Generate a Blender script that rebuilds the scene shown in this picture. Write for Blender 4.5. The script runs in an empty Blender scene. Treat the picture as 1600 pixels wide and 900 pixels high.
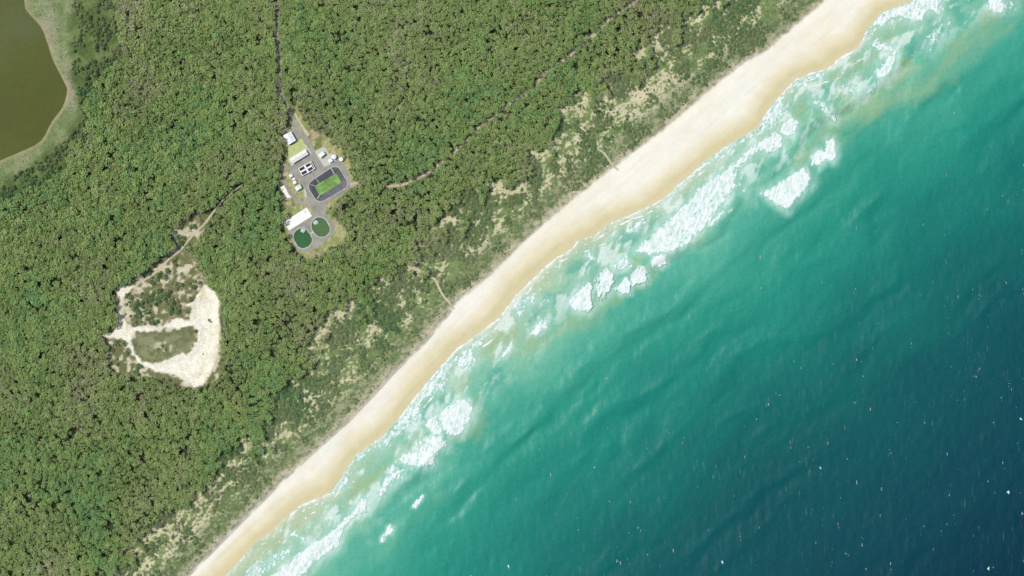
import bpy, bmesh, math, random
import numpy as np
from mathutils import Vector, Matrix
from mathutils.geometry import tessellate_polygon

random.seed(7)
rng = np.random.default_rng(7)
SC = bpy.context.scene
COL = SC.collection
S = 0.6                      # metres per photo pixel

# ------------------------------------------------------------------ camera
cd = bpy.data.cameras.new("camera")
cam = bpy.data.objects.new("camera", cd)
COL.objects.link(cam)
CAM_H = 3000.0
cam.location = (0, 0, CAM_H)
cam.rotation_euler = (0, 0, 0)
cd.sensor_width = 36.0
cd.lens = 36.0 * CAM_H / (1600 * S)
cd.clip_start = 10.0
cd.clip_end = 60000.0
SC.camera = cam

# ------------------------------------------------------------------ light
SUN_EL = math.radians(63)
SH = Vector((0.95, -0.31, 0)).normalized()          # direction in which shadows fall
world = bpy.data.worlds.new("World")
SC.world = world
world.use_nodes = True
wn = world.node_tree.nodes
sky = wn.new("ShaderNodeTexSky")
sky.sky_type = 'NISHITA'
sky.sun_disc = False
sky.sun_elevation = SUN_EL
sky.sun_rotation = math.atan2(-SH.x, -SH.y)
world.node_tree.links.new(sky.outputs[0], wn["Background"].inputs[0])
wn["Background"].inputs[1].default_value = 0.13
sl = bpy.data.lights.new("sun", 'SUN')
sl.energy = 3.9
sl.angle = math.radians(0.5)
sl.color = (1.0, 0.96, 0.89)
sun = bpy.data.objects.new("sun", sl)
COL.objects.link(sun)
ld = Vector((SH.x, SH.y, -math.tan(SUN_EL)))
sun.rotation_euler = ld.to_track_quat('-Z', 'Y').to_euler()
sun.location = (-400, 120, 900)
SC.view_settings.view_transform = 'Standard'
SC.view_settings.look = 'None'
SC.view_settings.exposure = 0.35
SC.view_settings.gamma = 1.0

# ------------------------------------------------------------------ helpers
def wx(px): return (px - 800.0) * S
def wy(py): return (450.0 - py) * S
def lin(c):
    c = np.asarray(c, float) / 255.0
    return np.where(c <= 0.04045, c / 12.92, ((c + 0.055) / 1.055) ** 2.4)
KL = 1.62                    # how much brighter a flat sunlit surface shows than its albedo
def alb(r, g, b): return lin((r, g, b)) / KL
def sm(a, b, x):
    t = np.clip((x - a) / (b - a), 0, 1)
    return t * t * (3 - 2 * t)
def mix(a, b, f):
    f = np.asarray(f)[..., None]
    return a * (1 - f) + b * f
TAB = rng.random((256, 256))
def vn(x, y):
    xi = np.floor(x).astype(int); yi = np.floor(y).astype(int)
    fx = x - xi; fy = y - yi
    fx = fx * fx * (3 - 2 * fx); fy = fy * fy * (3 - 2 * fy)
    a = TAB[xi & 255, yi & 255]; b = TAB[(xi + 1) & 255, yi & 255]
    c = TAB[xi & 255, (yi + 1) & 255]; d = TAB[(xi + 1) & 255, (yi + 1) & 255]
    return (a * (1 - fx) + b * fx) * (1 - fy) + (c * (1 - fx) + d * fx) * fy
def fbm(x, y, sc, o=4, off=0.0):
    x = np.asarray(x, float) / sc + off * 7.31 + 500; y = np.asarray(y, float) / sc + off * 3.77 + 500
    s = 0; a = 1; n = 0
    for i in range(o):
        s = s + a * vn(x, y); n += a
        x, y = x * 1.9 * 0.8 - y * 1.9 * 0.6 + 17.3, x * 1.9 * 0.6 + y * 1.9 * 0.8 + 5.1
        a *= 0.55
    return s / n
def sdf(poly, px, py):
    """signed distance (positive inside) to a polygon, numpy arrays"""
    P = np.asarray(poly, float)
    px = np.asarray(px, float); py = np.asarray(py, float)
    d = np.full(px.shape, 1e18); ins = np.zeros(px.shape, bool)
    for i in range(len(P)):
        a = P[i]; b = P[(i + 1) % len(P)]
        ex, ey = b - a
        qx = px - a[0]; qy = py - a[1]
        t = np.clip((qx * ex + qy * ey) / (ex * ex + ey * ey + 1e-12), 0, 1)
        d = np.minimum(d, (qx - ex * t) ** 2 + (qy - ey * t) ** 2)
        if abs(ey) > 1e-9:
            c = ((a[1] > py) != (b[1] > py)) & (px < ex * (py - a[1]) / ey + a[0])
            ins ^= c
    d = np.sqrt(d)
    return np.where(ins, d, -d)
def lined(line, px, py):
    P = np.asarray(line, float)
    d = np.full(np.shape(px), 1e18)
    for i in range(len(P) - 1):
        a = P[i]; ex, ey = P[i + 1] - a
        qx = px - a[0]; qy = py - a[1]
        t = np.clip((qx * ex + qy * ey) / (ex * ex + ey * ey), 0, 1)
        d = np.minimum(d, (qx - ex * t) ** 2 + (qy - ey * t) ** 2)
    return np.sqrt(d)
def smooth(pts, n=4, closed=False):
    P = [np.array(p, float) for p in pts]; N = len(P); out = []
    for i in range(N if closed else N - 1):
        if closed: p0, p1, p2, p3 = P[i - 1], P[i], P[(i + 1) % N], P[(i + 2) % N]
        else: p0, p1, p2, p3 = P[max(i - 1, 0)], P[i], P[i + 1], P[min(i + 2, N - 1)]
        for k in range(n):
            t = k / n
            out.append(0.5 * (2 * p1 + (p2 - p0) * t + (2 * p0 - 5 * p1 + 4 * p2 - p3) * t * t + (3 * p1 - p0 - 3 * p2 + p3) * t ** 3))
    if not closed: out.append(P[-1])
    return [tuple(p) for p in out]

# ------------------------------------------------------------------ materials
def new_mat(name):
    m = bpy.data.materials.new(name); m.use_nodes = True
    nt = m.node_tree; b = nt.nodes["Principled BSDF"]
    return m, nt, b
def noise_node(nt, scale, detail=4, rough=0.6, vec=None):
    n = nt.nodes.new("ShaderNodeTexNoise"); n.inputs["Scale"].default_value = scale
    n.inputs["Detail"].default_value = detail; n.inputs["Roughness"].default_value = rough
    if vec is not None: nt.links.new(vec, n.inputs["Vector"])
    return n
def ramp(nt, src, stops):
    r = nt.nodes.new("ShaderNodeValToRGB"); e = r.color_ramp.elements
    while len(e) < len(stops): e.new(0.5)
    for el, (p, c) in zip(e, stops):
        el.position = p; el.color = (c, c, c, 1) if np.isscalar(c) else (*c, 1)
    nt.links.new(src, r.inputs[0]); return r
def mixc(nt, mode, f, a, b):
    m = nt.nodes.new("ShaderNodeMix"); m.data_type = 'RGBA'; m.blend_type = mode
    for idx, v in ((0, f), (6, a), (7, b)):
        if hasattr(v, "is_linked"): nt.links.new(v, m.inputs[idx])
        elif idx == 0: m.inputs[0].default_value = v
        else: m.inputs[idx].default_value = (*v, 1) if len(v) == 3 else v
    return m.outputs[2]
def posn(nt):
    return nt.nodes.new("ShaderNodeNewGeometry").outputs["Position"]

def plain(name, rgb, var=0.15, scale=1.2, rough=0.8, spec=0.3, metal=0.0, fine=6.0):
    """weathered surface: base colour with two scales of tone variation"""
    m, nt, b = new_mat(name)
    p = posn(nt)
    n1 = noise_node(nt, scale, 5, 0.65, p); n2 = noise_node(nt, scale * fine, 3, 0.6, p)
    c = np.array(rgb, float)
    r1 = ramp(nt, n1.outputs[0], [(0.28, tuple(c * (1 - var * 1.6))), (0.55, tuple(c)), (0.8, tuple(np.minimum(c * (1 + var), 1)))])
    r2 = ramp(nt, n2.outputs[0], [(0.3, 1 - var), (0.7, 1.0)])
    o = mixc(nt, 'MULTIPLY', 1.0, r1.outputs[0], r2.outputs[0])
    nt.links.new(o, b.inputs["Base Color"])
    b.inputs["Roughness"].default_value = rough; b.inputs["Metallic"].default_value = metal
    b.inputs["Specular IOR Level"].default_value = spec
    return m

def attr_mat(name, rough=0.9, fine=((0.9, 0.75, 1.2), (0.25, 0.85, 1.12)), spec=0.15, bump=0.0):
    m, nt, b = new_mat(name)
    a = nt.nodes.new("ShaderNodeAttribute"); a.attribute_name = "tone"
    p = posn(nt); col = a.outputs["Color"]
    for sc, lo, hi in fine:
        n = noise_node(nt, sc, 4, 0.65, p)
        r = nt.nodes.new("ShaderNodeMapRange"); r.inputs[1].default_value = 0.3; r.inputs[2].default_value = 0.7
        r.inputs[3].default_value = lo; r.inputs[4].default_value = hi
        nt.links.new(n.outputs[0], r.inputs[0])
        v = nt.nodes.new("ShaderNodeVectorMath"); v.operation = 'SCALE'
        nt.links.new(col, v.inputs[0]); nt.links.new(r.outputs[0], v.inputs["Scale"]); col = v.outputs[0]
    nt.links.new(col, b.inputs["Base Color"])
    b.inputs["Roughness"].default_value = rough; b.inputs["Specular IOR Level"].default_value = spec
    if bump:
        n = noise_node(nt, 0.8, 5, 0.65, p); bp = nt.nodes.new("ShaderNodeBump")
        bp.inputs["Strength"].default_value = 0.5; bp.inputs["Distance"].default_value = bump
        nt.links.new(n.outputs[0], bp.inputs["Height"]); nt.links.new(bp.outputs[0], b.inputs["Normal"])
    return m

M = {}
M['ground'] = attr_mat("ground_soil", 0.95, ((0.9, 0.72, 1.22), (0.22, 0.88, 1.12)), bump=0.5)
M['sand'] = attr_mat("beach_sand", 0.9, ((1.1, 0.955, 1.03), (0.1, 0.97, 1.03)), bump=0.06)
M['asphalt'] = plain("asphalt", alb(167, 163, 151), 0.18, 0.11, 0.9, 0.2)
M['track'] = plain("sandy_track", alb(205, 196, 165), 0.16, 0.35, 0.95, 0.1)
M['concrete'] = plain("concrete", alb(205, 203, 188), 0.12, 0.5, 0.85)
M['pale_concrete'] = plain("pale_concrete", alb(252, 249, 240), 0.07, 0.35, 0.85)
M['roof_cream'] = plain("cream_steel_roof", alb(234, 234, 222), 0.06, 0.6, 0.5, 0.4)
M['roof_white'] = plain("white_steel_roof", alb(238, 240, 240), 0.06, 0.4, 0.45, 0.4)
M['roof_green'] = plain("pale_green_roof", alb(222, 234, 220), 0.06, 0.5, 0.5, 0.4)
M['wall'] = plain("painted_wall", alb(190, 186, 168), 0.08, 0.7, 0.8)
M['door'] = plain("grey_door", (0.12, 0.14, 0.15), 0.08, 1, 0.6)
M['glass'] = plain("window_glass", (0.03, 0.04, 0.05), 0.05, 1, 0.1, 0.5)
M['steel'] = plain("galvanised_steel", (0.45, 0.46, 0.46), 0.1, 1, 0.45, 0.5, 0.3)
M['white_tank'] = plain("white_tank_paint", alb(240, 240, 234), 0.05, 0.5, 0.5, 0.4)
M['liner'] = plain("pond_liner", (0.085, 0.085, 0.096), 0.3, 0.16, 0.6, 0.3, fine=9)
M['yellow'] = plain("yellow_paint", (0.42, 0.42, 0.07), 0.1, 1, 0.5, 0.4)
M['lawn'] = plain("mown_lawn", alb(194, 203, 140), 0.12, 0.3, 0.95, 0.1)
M['dark_water'] = plain("dark_tank_water", (0.018, 0.018, 0.024), 0.2, 0.6, 0.15, 0.5)
M['olive_water'] = plain("olive_channel_water", (0.06, 0.062, 0.03), 0.2, 0.6, 0.2, 0.5)
M['pond_green'] = plain("deep_green_pond", (0.022, 0.085, 0.026), 0.16, 0.1, 0.5, 0.1)
M['pond_olive'] = plain("olive_green_pond", (0.058, 0.112, 0.040), 0.18, 0.1, 0.5, 0.1)
M['algae'] = plain("bright_algae_water", (0.135, 0.26, 0.05), 0.3, 0.09, 0.5, 0.2, fine=4)
M['spray'] = plain("aerator_foam", (0.34, 0.48, 0.42), 0.2, 1.5, 0.7)
M['bark'] = plain("bark", (0.17, 0.14, 0.11), 0.3, 2.5, 0.95, 0.1)

def leaf_mat(name, cols, bright=1.0):
    """leaf clumps: each plant its own tone, a slow drift over the wood, a fast one inside the crown"""
    m, nt, b = new_mat(name)
    nt.nodes.remove(b)
    out = nt.nodes["Material Output"]
    oi = nt.nodes.new("ShaderNodeObjectInfo"); p = posn(nt)
    r = nt.nodes.new("ShaderNodeValToRGB"); e = r.color_ramp.elements
    while len(e) < len(cols): e.new(0.5)
    for i, (el, c) in enumerate(zip(e, cols)):
        el.position = i / (len(cols) - 1); el.color = (*[v * bright for v in c], 1)
    n0 = noise_node(nt, 0.012, 3, 0.6, p); n1 = noise_node(nt, 0.05, 2, 0.5, p)
    ad = nt.nodes.new("ShaderNodeMath"); ad.operation = 'MULTIPLY_ADD'
    ad.inputs[1].default_value = 2.1; ad.inputs[2].default_value = -1.05
    nt.links.new(n0.outputs[0], ad.inputs[0])
    ad2 = nt.nodes.new("ShaderNodeMath"); ad2.operation = 'MULTIPLY_ADD'; ad2.inputs[1].default_value = 0.62; ad2.inputs[2].default_value = 0.19
    nt.links.new(oi.outputs["Random"], ad2.inputs[0])
    ad3 = nt.nodes.new("ShaderNodeMath"); ad3.operation = 'ADD'
    nt.links.new(ad.outputs[0], ad3.inputs[0]); nt.links.new(ad2.outputs[0], ad3.inputs[1])
    nt.links.new(ad3.outputs[0], r.inputs[0])
    n2 = noise_node(nt, 0.8, 3, 0.6, p)
    mr = nt.nodes.new("ShaderNodeMapRange"); mr.inputs[1].default_value = 0.3; mr.inputs[2].default_value = 0.7
    mr.inputs[3].default_value = 0.76; mr.inputs[4].default_value = 1.22
    nt.links.new(n2.outputs[0], mr.inputs[0])
    v = nt.nodes.new("ShaderNodeVectorMath"); v.operation = 'SCALE'
    nt.links.new(r.outputs[0], v.inputs[0]); nt.links.new(mr.outputs[0], v.inputs["Scale"])
    df = nt.nodes.new("ShaderNodeBsdfDiffuse"); tr = nt.nodes.new("ShaderNodeBsdfTranslucent")
    mx = nt.nodes.new("ShaderNodeMixShader"); mx.inputs[0].default_value = 0.22
    nt.links.new(v.outputs[0], df.inputs[0]); nt.links.new(v.outputs[0], tr.inputs[0])
    nt.links.new(df.outputs[0], mx.inputs[1]); nt.links.new(tr.outputs[0], mx.inputs[2])
    nt.links.new(mx.outputs[0], out.inputs[0])
    return m
M['leaf'] = leaf_mat("eucalypt_foliage", [(.120, .212, .084), (.148, .226, .078), (.174, .232, .076), (.192, .230, .090), (.212, .222, .125)], 1.43)
M['shrub_leaf'] = leaf_mat("dune_shrub_foliage", [(.075, .14, .065), (.105, .168, .07), (.145, .19, .08), (.17, .195, .10), (.19, .21, .11)], 1.12)

def water_mat(name, rough, attr=None, rgb=None, streak=False, bump=0.25):
    m, nt, b = new_mat(name)
    p = posn(nt)
    if attr:
        a = nt.nodes.new("ShaderNodeAttribute"); a.attribute_name = attr; col = a.outputs["Color"]
    else:
        n = noise_node(nt, 0.009, 3, 0.5, p)
        col = ramp(nt, n.outputs[0], [(0.3, tuple(np.array(rgb) * 0.88)), (0.5, tuple(rgb)), (0.72, tuple(np.array(rgb) * 1.05 + np.array([0.006, 0.012, 0.016])))]).outputs[0]
    n = noise_node(nt, 0.35, 5, 0.7, p)
    r = nt.nodes.new("ShaderNodeMapRange"); r.inputs[1].default_value = 0.3; r.inputs[2].default_value = 0.7
    r.inputs[3].default_value = 0.9; r.inputs[4].default_value = 1.1
    nt.links.new(n.outputs[0], r.inputs[0])
    v = nt.nodes.new("ShaderNodeVectorMath"); v.operation = 'SCALE'
    nt.links.new(col, v.inputs[0]); nt.links.new(r.outputs[0], v.inputs["Scale"]); col = v.outputs[0]
    if streak:                       # wind-drawn foam threads
        mp = nt.nodes.new("ShaderNodeMapping"); mp.inputs["Rotation"].default_value = (0, 0, math.radians(-5))
        mp.inputs["Scale"].default_value = (0.42, 0.055, 1)
        nt.links.new(p, mp.inputs[0])
        n3 = noise_node(nt, 1.0, 5, 0.7, mp.outputs[0]); n4 = noise_node(nt, 0.02, 3, 0.6, p)
        r3 = ramp(nt, n3.outputs[0], [(0.60, 0.0), (0.80, 0.55)])
        r4 = ramp(nt, n4.outputs[0], [(0.42, 0.0), (0.68, 1.0)])
        a2 = nt.nodes.new("ShaderNodeAttribute"); a2.attribute_name = "offshore"
        f1 = nt.nodes.new("ShaderNodeMath"); f1.operation = 'MULTIPLY'
        f2 = nt.nodes.new("ShaderNodeMath"); f2.operation = 'MULTIPLY'
        nt.links.new(r3.outputs[0], f1.inputs[0]); nt.links.new(r4.outputs[0], f1.inputs[1])
        nt.links.new(f1.outputs[0], f2.inputs[0]); nt.links.new(a2.outputs["Fac"], f2.inputs[1])
        col = mixc(nt, 'MIX', f2.outputs[0], col, (0.20, 0.28, 0.25))
    nt.links.new(col, b.inputs["Base Color"])
    b.inputs["Roughness"].default_value = rough
    b.inputs["IOR"].default_value = 1.33
    b.inputs["Specular IOR Level"].default_value = 0.15
    mp2 = nt.nodes.new("ShaderNodeMapping"); mp2.inputs["Scale"].default_value = (1, 0.55, 1)
    mp2.inputs["Rotation"].default_value = (0, 0, math.radians(20)); nt.links.new(p, mp2.inputs[0])
    nb = noise_node(nt, 0.45, 5, 0.65, mp2.outputs[0]); bp = nt.nodes.new("ShaderNodeBump")
    bp.inputs["Strength"].default_value = 0.6; bp.inputs["Distance"].default_value = bump
    nt.links.new(nb.outputs[0], bp.inputs["Height"]); nt.links.new(bp.outputs[0], b.inputs["Normal"])
    return m
M['sea'] = water_mat("sea_water", 0.35, attr="tone", streak=True, bump=0.22)
M['lake'] = water_mat("lake_water", 0.25, rgb=alb(85, 90, 40), bump=0.04)
def foam_mat():
    m, nt, b = new_mat("sea_foam")
    a = nt.nodes.new("ShaderNodeAttribute"); a.attribute_name = "tone"
    n = noise_node(nt, 0.9, 5, 0.7, posn(nt))
    r = ramp(nt, n.outputs[0], [(0.3, 0.86), (0.6, 1.0)])
    nt.links.new(mixc(nt, 'MULTIPLY', 1.0, a.outputs["Color"], r.outputs[0]), b.inputs["Base Color"])
    b.inputs["Roughness"].default_value = 0.8; b.inputs["Specular IOR Level"].default_value = 0.2
    bp = nt.nodes.new("ShaderNodeBump"); bp.inputs["Strength"].default_value = 0.7; bp.inputs["Distance"].default_value = 0.5
    nt.links.new(n.outputs[0], bp.inputs["Height"]); nt.links.new(bp.outputs[0], b.inputs["Normal"])
    return m
M['foam'] = foam_mat()

# ------------------------------------------------------------------ object helpers
def tag(o, label=None, cat=None, group=None, kind=None):
    if label: o['label'] = label
    if cat: o['category'] = cat
    if group: o['group'] = group
    if kind: o['kind'] = kind
    return o
def obj(name, me, mat=None, parent=None):
    o = bpy.data.objects.new(name, me); COL.objects.link(o)
    if mat is not None and me is not None and not me.materials:
        for x in (mat if isinstance(mat, (list, tuple)) else [mat]): me.materials.append(x)
    if parent is not None: o.parent = parent
    return o
def empty(name, loc, rz=0.0):
    o = bpy.data.objects.new(name, None); COL.objects.link(o)
    o.location = loc; o.rotation_euler = (0, 0, rz); o.empty_display_size = 1
    return o
def np_mesh(name, co, faces, attrs=None, smooth_=False):
    """co (n,3); faces (m,k) ints; attrs {name: (n,3) or (n,)}"""
    me = bpy.data.meshes.new(name)
    co = np.ascontiguousarray(co, np.float32); faces = np.ascontiguousarray(faces, np.int32)
    k = faces.shape[1]
    me.vertices.add(len(co)); me.vertices.foreach_set("co", co.ravel())
    me.loops.add(faces.size); me.loops.foreach_set("vertex_index", faces.ravel())
    me.polygons.add(len(faces))
    me.polygons.foreach_set("loop_start", np.arange(0, faces.size, k, dtype=np.int32))
    if smooth_: me.polygons.foreach_set("use_smooth", np.ones(len(faces), bool))
    for an, av in (attrs or {}).items():
        if av.ndim == 2:
            a = me.attributes.new(an, 'FLOAT_COLOR', 'POINT')
            c4 = np.ones((len(co), 4), np.float32); c4[:, :3] = av; a.data.foreach_set("color", c4.ravel())
        else:
            a = me.attributes.new(an, 'FLOAT', 'POINT'); a.data.foreach_set("value", np.ascontiguousarray(av, np.float32))
    me.update(calc_edges=True)
    return me
def grid_mesh(name, X, Y, Z, keep, attrs=None):
    """quads of a 2-D lattice where keep (faces) is true; unused verts dropped"""
    ny, nx = X.shape
    idx = np.arange(ny * nx).reshape(ny, nx)
    f = np.stack([idx[1:, :-1], idx[1:, 1:], idx[:-1, 1:], idx[:-1, :-1]], -1)[keep]
    used = np.zeros(ny * nx, bool); used[f.ravel()] = True
    re = np.cumsum(used) - 1
    co = np.stack([X.ravel(), Y.ravel(), Z.ravel()], -1)[used]
    at = {k: (v.reshape(ny * nx, -1)[used] if v.ndim == 3 else v.ravel()[used]) for k, v in (attrs or {}).items()}
    return np_mesh(name, co, re[f], at, True)

# ------------------------------------------------------------------ coast geometry (photo pixels)
AX, AY = 0.743, -0.669          # along the coast
NX, NY = 0.669, 0.743           # towards the sea
def ts(px, py): return px * AX + py * AY, px * NX + py * NY
def curve(pts):
    a = np.array(pts, float); t, s = ts(a[:, 0], a[:, 1]); o = np.argsort(t); return t[o], s[o]
VEG = curve([(1400, -62), (1292, 0), (1250, 35), (1200, 78), (1150, 108), (1112, 140), (1050, 192), (1017, 219), (975, 250), (960, 263), (928, 286), (877, 327), (850, 350), (817, 380), (767, 430), (712, 474), (700, 492), (664, 535), (611, 587), (597, 603), (543, 660), (483, 713), (433, 760), (363, 830), (297, 897), (230, 960)])
WAT = curve([(1500, -50), (1425, 3), (1375, 22), (1350, 58), (1340, 75), (1310, 92), (1295, 107), (1267, 114), (1242, 125), (1205, 165), (1184, 200), (1130, 232), (1091, 263), (1044, 305), (1017, 321), (982, 337), (955, 348), (928, 368), (900, 378), (895, 388), (869, 403), (850, 419), (807, 460), (780, 497), (757, 514), (714, 545), (689, 573), (655, 613), (623, 654), (600, 680), (557, 710), (543, 733), (517, 770), (470, 790), (443, 813), (427, 830), (400, 847), (377, 873), (353, 899), (290, 960)])
FOR = curve([(1180, -60), (1100, 0), (1077, 12), (1037, 22), (1032, 42), (1005, 62), (990, 77), (980, 100), (957, 117), (942, 125), (905, 140), (882, 155), (862, 175), (847, 212), (833, 222), (817, 250), (800, 270), (773, 283), (743, 290), (717, 307), (700, 330), (667, 363), (640, 380), (637, 411), (611, 427), (574, 448), (549, 464), (518, 483), (496, 514), (483, 530), (474, 565), (455, 580), (449, 600), (417, 620), (397, 660), (380, 687), (353, 703), (323, 727), (287, 763), (283, 787), (240, 817), (210, 853), (183, 867), (163, 893), (100, 950)])
def dist(cv, px, py):
    t, s = ts(px, py); return s - np.interp(t, cv[0], cv[1])
LAKE = [(30, -120), (37, 0), (43, 20), (63, 43), (73, 67), (83, 97), (100, 130), (104, 143), (97, 167), (80, 190), (63, 220), (30, 237), (0, 250), (-80, 290), (-400, 330), (-600, 100), (-400, -200)]
LAKE = smooth(LAKE, 3, True)
MARGIN = [(118, -120), (112, 0), (110, 60), (110, 110), (117, 150), (127, 187), (83, 232), (33, 265), (0, 285), (-100, 330), (-500, 360), (-600, -300), (0, -300)]
MEADOW = [(190, -60), (182, 0), (188, 60), (192, 95), (160, 110), (138, 150), (140, 200), (100, 262), (60, 290), (0, 320), (-100, 360), (-500, 400), (-600, -300), (100, -200)]
QUARRY = [(183, 447), (200, 440), (225, 425), (250, 405), (275, 385), (262, 366), (278, 352), (300, 335), (325, 328), (333, 345), (312, 375), (305, 400), (318, 425), (330, 445), (344, 462), (349, 500), (348, 545), (345, 592), (330, 602), (305, 609), (280, 602), (250, 595), (215, 590), (185, 588), (165, 575), (168, 540), (153, 525), (170, 515), (184, 500), (180, 470)]
QSAND = [(320, 443), (339, 458), (344, 471), (342, 496), (345, 514), (341, 552), (333, 577), (320, 598), (305, 605), (289, 598), (274, 586), (243, 581), (230, 573), (215, 564), (205, 549), (199, 533), (204, 533), (212, 553), (224, 565), (246, 567), (264, 561), (286, 552), (294, 555), (302, 542), (311, 530), (310, 517), (305, 508), (277, 514), (255, 511), (277, 496), (296, 500), (299, 483), (292, 475), (305, 471), (312, 455)]
QSAND2 = [(185, 449), (207, 447), (216, 446), (202, 455), (194, 464), (191, 489), (198, 505), (215, 511), (212, 517), (212, 527), (204, 535), (197, 533), (190, 528), (171, 528), (157, 524), (177, 519), (187, 506), (188, 492), (186, 471), (182, 455)]
QSAND3 = [(206, 508), (220, 512), (233, 507), (257, 511), (252, 517), (227, 518), (208, 517)]
QFLAT = [(207, 518), (243, 516), (274, 517), (308, 520), (311, 530), (302, 542), (294, 555), (286, 552), (264, 561), (246, 567), (224, 565), (212, 553), (204, 533)]
PLANT = [(456, 158), (463, 160), (477, 185), (492, 203), (512, 214), (532, 230), (547, 250), (552, 275), (566, 285), (553, 298), (530, 310), (519, 325), (528, 345), (544, 360), (537, 380), (515, 390), (495, 402), (478, 405), (462, 392), (449, 374), (443, 352), (440, 325), (438, 290), (438, 262), (447, 245), (441, 215), (449, 203), (456, 185)]
POND = [(518.3, 262.5), (524.2, 260.8), (529.2, 262.5), (532.5, 266.7), (536.7, 274.2), (541.7, 281.7), (543, 286.7), (541.7, 292.5), (536.7, 295.8), (524.2, 303.3), (514.2, 309.2), (504.2, 314.6), (497.5, 313.8), (493.3, 310.8), (488.3, 303.3), (483.3, 295), (482.9, 290), (485, 285), (491.7, 280), (504.2, 271.7)]
PONDW = [(495, 289.2), (521.7, 273.3), (525.8, 272.5), (532.5, 285), (528.3, 288.3), (504.2, 303.3), (499.2, 303.3), (493, 293.3)]
RP_E = [(445 + a / 10.97, 330 + b / 10.97) for a, b in [(610, 105), (680, 130), (730, 180), (765, 240), (785, 300), (770, 370), (720, 425), (640, 445), (570, 430), (530, 390), (490, 340), (460, 280), (465, 210), (500, 150), (550, 115)]]
RP_W = [(445 + a / 10.97, 330 + b / 10.97) for a, b in [(310, 290), (370, 315), (420, 370), (465, 440), (475, 500), (455, 560), (400, 615), (320, 640), (250, 620), (205, 570), (172, 515), (152, 455), (155, 400), (200, 335), (250, 300)]]
ROAD_N = [(436, -80), (436, 0), (433, 30), (433, 62), (437, 92), (437, 120), (436, 142), (447, 163), (458, 184)]
TRACK_D = [(1020, -30), (995, 0), (950, 32), (932, 52), (900, 78), (887, 90), (850, 115), (832, 140), (800, 160), (770, 183), (750, 198), (727, 222), (707, 240), (680, 262), (660, 275), (632, 288), (600, 292)]
TRACK_Q = [(207, 446), (232, 434), (247, 423), (265, 405), (283, 390), (300, 370), (310, 360), (322, 348), (335, 330), (352, 310), (380, 288)]
TRACK_Q2 = [(304, 366), (290, 363), (273, 362)]
PATH_1 = [(637, 411), (650, 421), (667, 428), (680, 437), (686, 450), (693, 462), (703, 474), (710, 483)]
PATH_2 = [(934, 233), (944, 240), (951, 250), (957, 258), (966, 266)]
GZ = 4.0                        # level of the plateau the plant stands on

def ground_z(px, py):
    px = np.asarray(px, float); py = np.asarray(py, float)
    dV = dist(VEG, px, py); dW = dist(WAT, px, py); dF = dist(FOR, px, py)
    dune = sm(-15, 25, dF) * sm(0, -25, dV)
    z = GZ + dune * (fbm(px, py, 38, 3, 3) - 0.35) * 4.5
    slope = -dW * 0.045          # beach face, ~1 in 13
    zb = np.where(dW < 0, np.minimum(slope, 3.2), np.maximum(slope, -6))
    f = sm(-6, 1, dV)
    z = z * (1 - f) + zb * f
    z = z - 3.0 * sm(-6, 6, sdf(LAKE, px, py)) - 1.4 * sm(-30, 0, sdf(MARGIN, px, py))
    z = z - 1.2 * sm(0, 12, sdf(QSAND, px, py)) - 1.6 * sm(0, 8, sdf(QFLAT, px, py))
    return z

# ------------------------------------------------------------------ ground sheet (land + beach)
core_x = np.arange(-60, 1662, 2.0); core_y = np.arange(-60, 962, 2.0)
outer = np.array([12, 30, 60, 120, 250, 600, 1500, 4000, 12000, 40000.0])
gx = np.r_[core_x[0] - outer[::-1], core_x, core_x[-1] + outer]
gy = np.r_[core_y[0] - outer[::-1], core_y, core_y[-1] + outer]
PX, PY = np.meshgrid(gx, gy)
Z = ground_z(PX, PY)
# carve out the lined basins so that their own meshes stand in the holes
for P in (POND, RP_E, RP_W):
    Z = np.where(sdf(P, PX, PY) > 1.2, GZ - 7.0, Z)
dV = dist(VEG, PX, PY); dW = dist(WAT, PX, PY); dF = dist(FOR, PX, PY)
n6 = fbm(PX, PY, 6, 3, 1); n20 = fbm(PX, PY, 22, 4, 2); n60 = fbm(PX, PY, 70, 4, 5); n3 = fbm(PX, PY, 3.2, 2, 8); TT, SS = ts(PX, PY); nst = fbm(TT * 0.42, SS, 6.5, 3, 9)
litter = mix(alb(60, 64, 48), alb(88, 84, 64), sm(0.48, 0.72, n6))
litter = mix(litter, alb(64, 76, 48), sm(0.4, 0.6, n20))
C = litter
# dunes: low green-grey cover, straw, bare sand
cover = mix(alb(110, 126, 78), alb(124, 144, 90), sm(0.40, 0.66, n6))
cover = mix(cover, alb(104, 118, 74), sm(0.5, 0.7, n20) * 0.7)
bare = sm(0.485, 0.55, 0.36 * nst + 0.20 * n20 + 0.14 * n60 + 0.30 * n3 + 0.05 * sm(40, 0, dF))
cover = mix(cover, alb(212, 204, 166), bare * 0.9)
strip = sm(-46, -26, dV + 8 * (n20 - 0.5)) * sm(-4, -14, dV)
cover = mix(cover, mix(alb(100, 118, 76), alb(134, 140, 100), sm(0.42, 0.62, n3)), strip * 0.75)
fringe = sm(-16, -2, dV + 22 * (n6 - 0.5))
cover = mix(cover, alb(190, 180, 150), fringe * 0.8)
C = mix(C, cover, sm(-4, 4, dF + 10 * (n6 - 0.5)))
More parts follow.
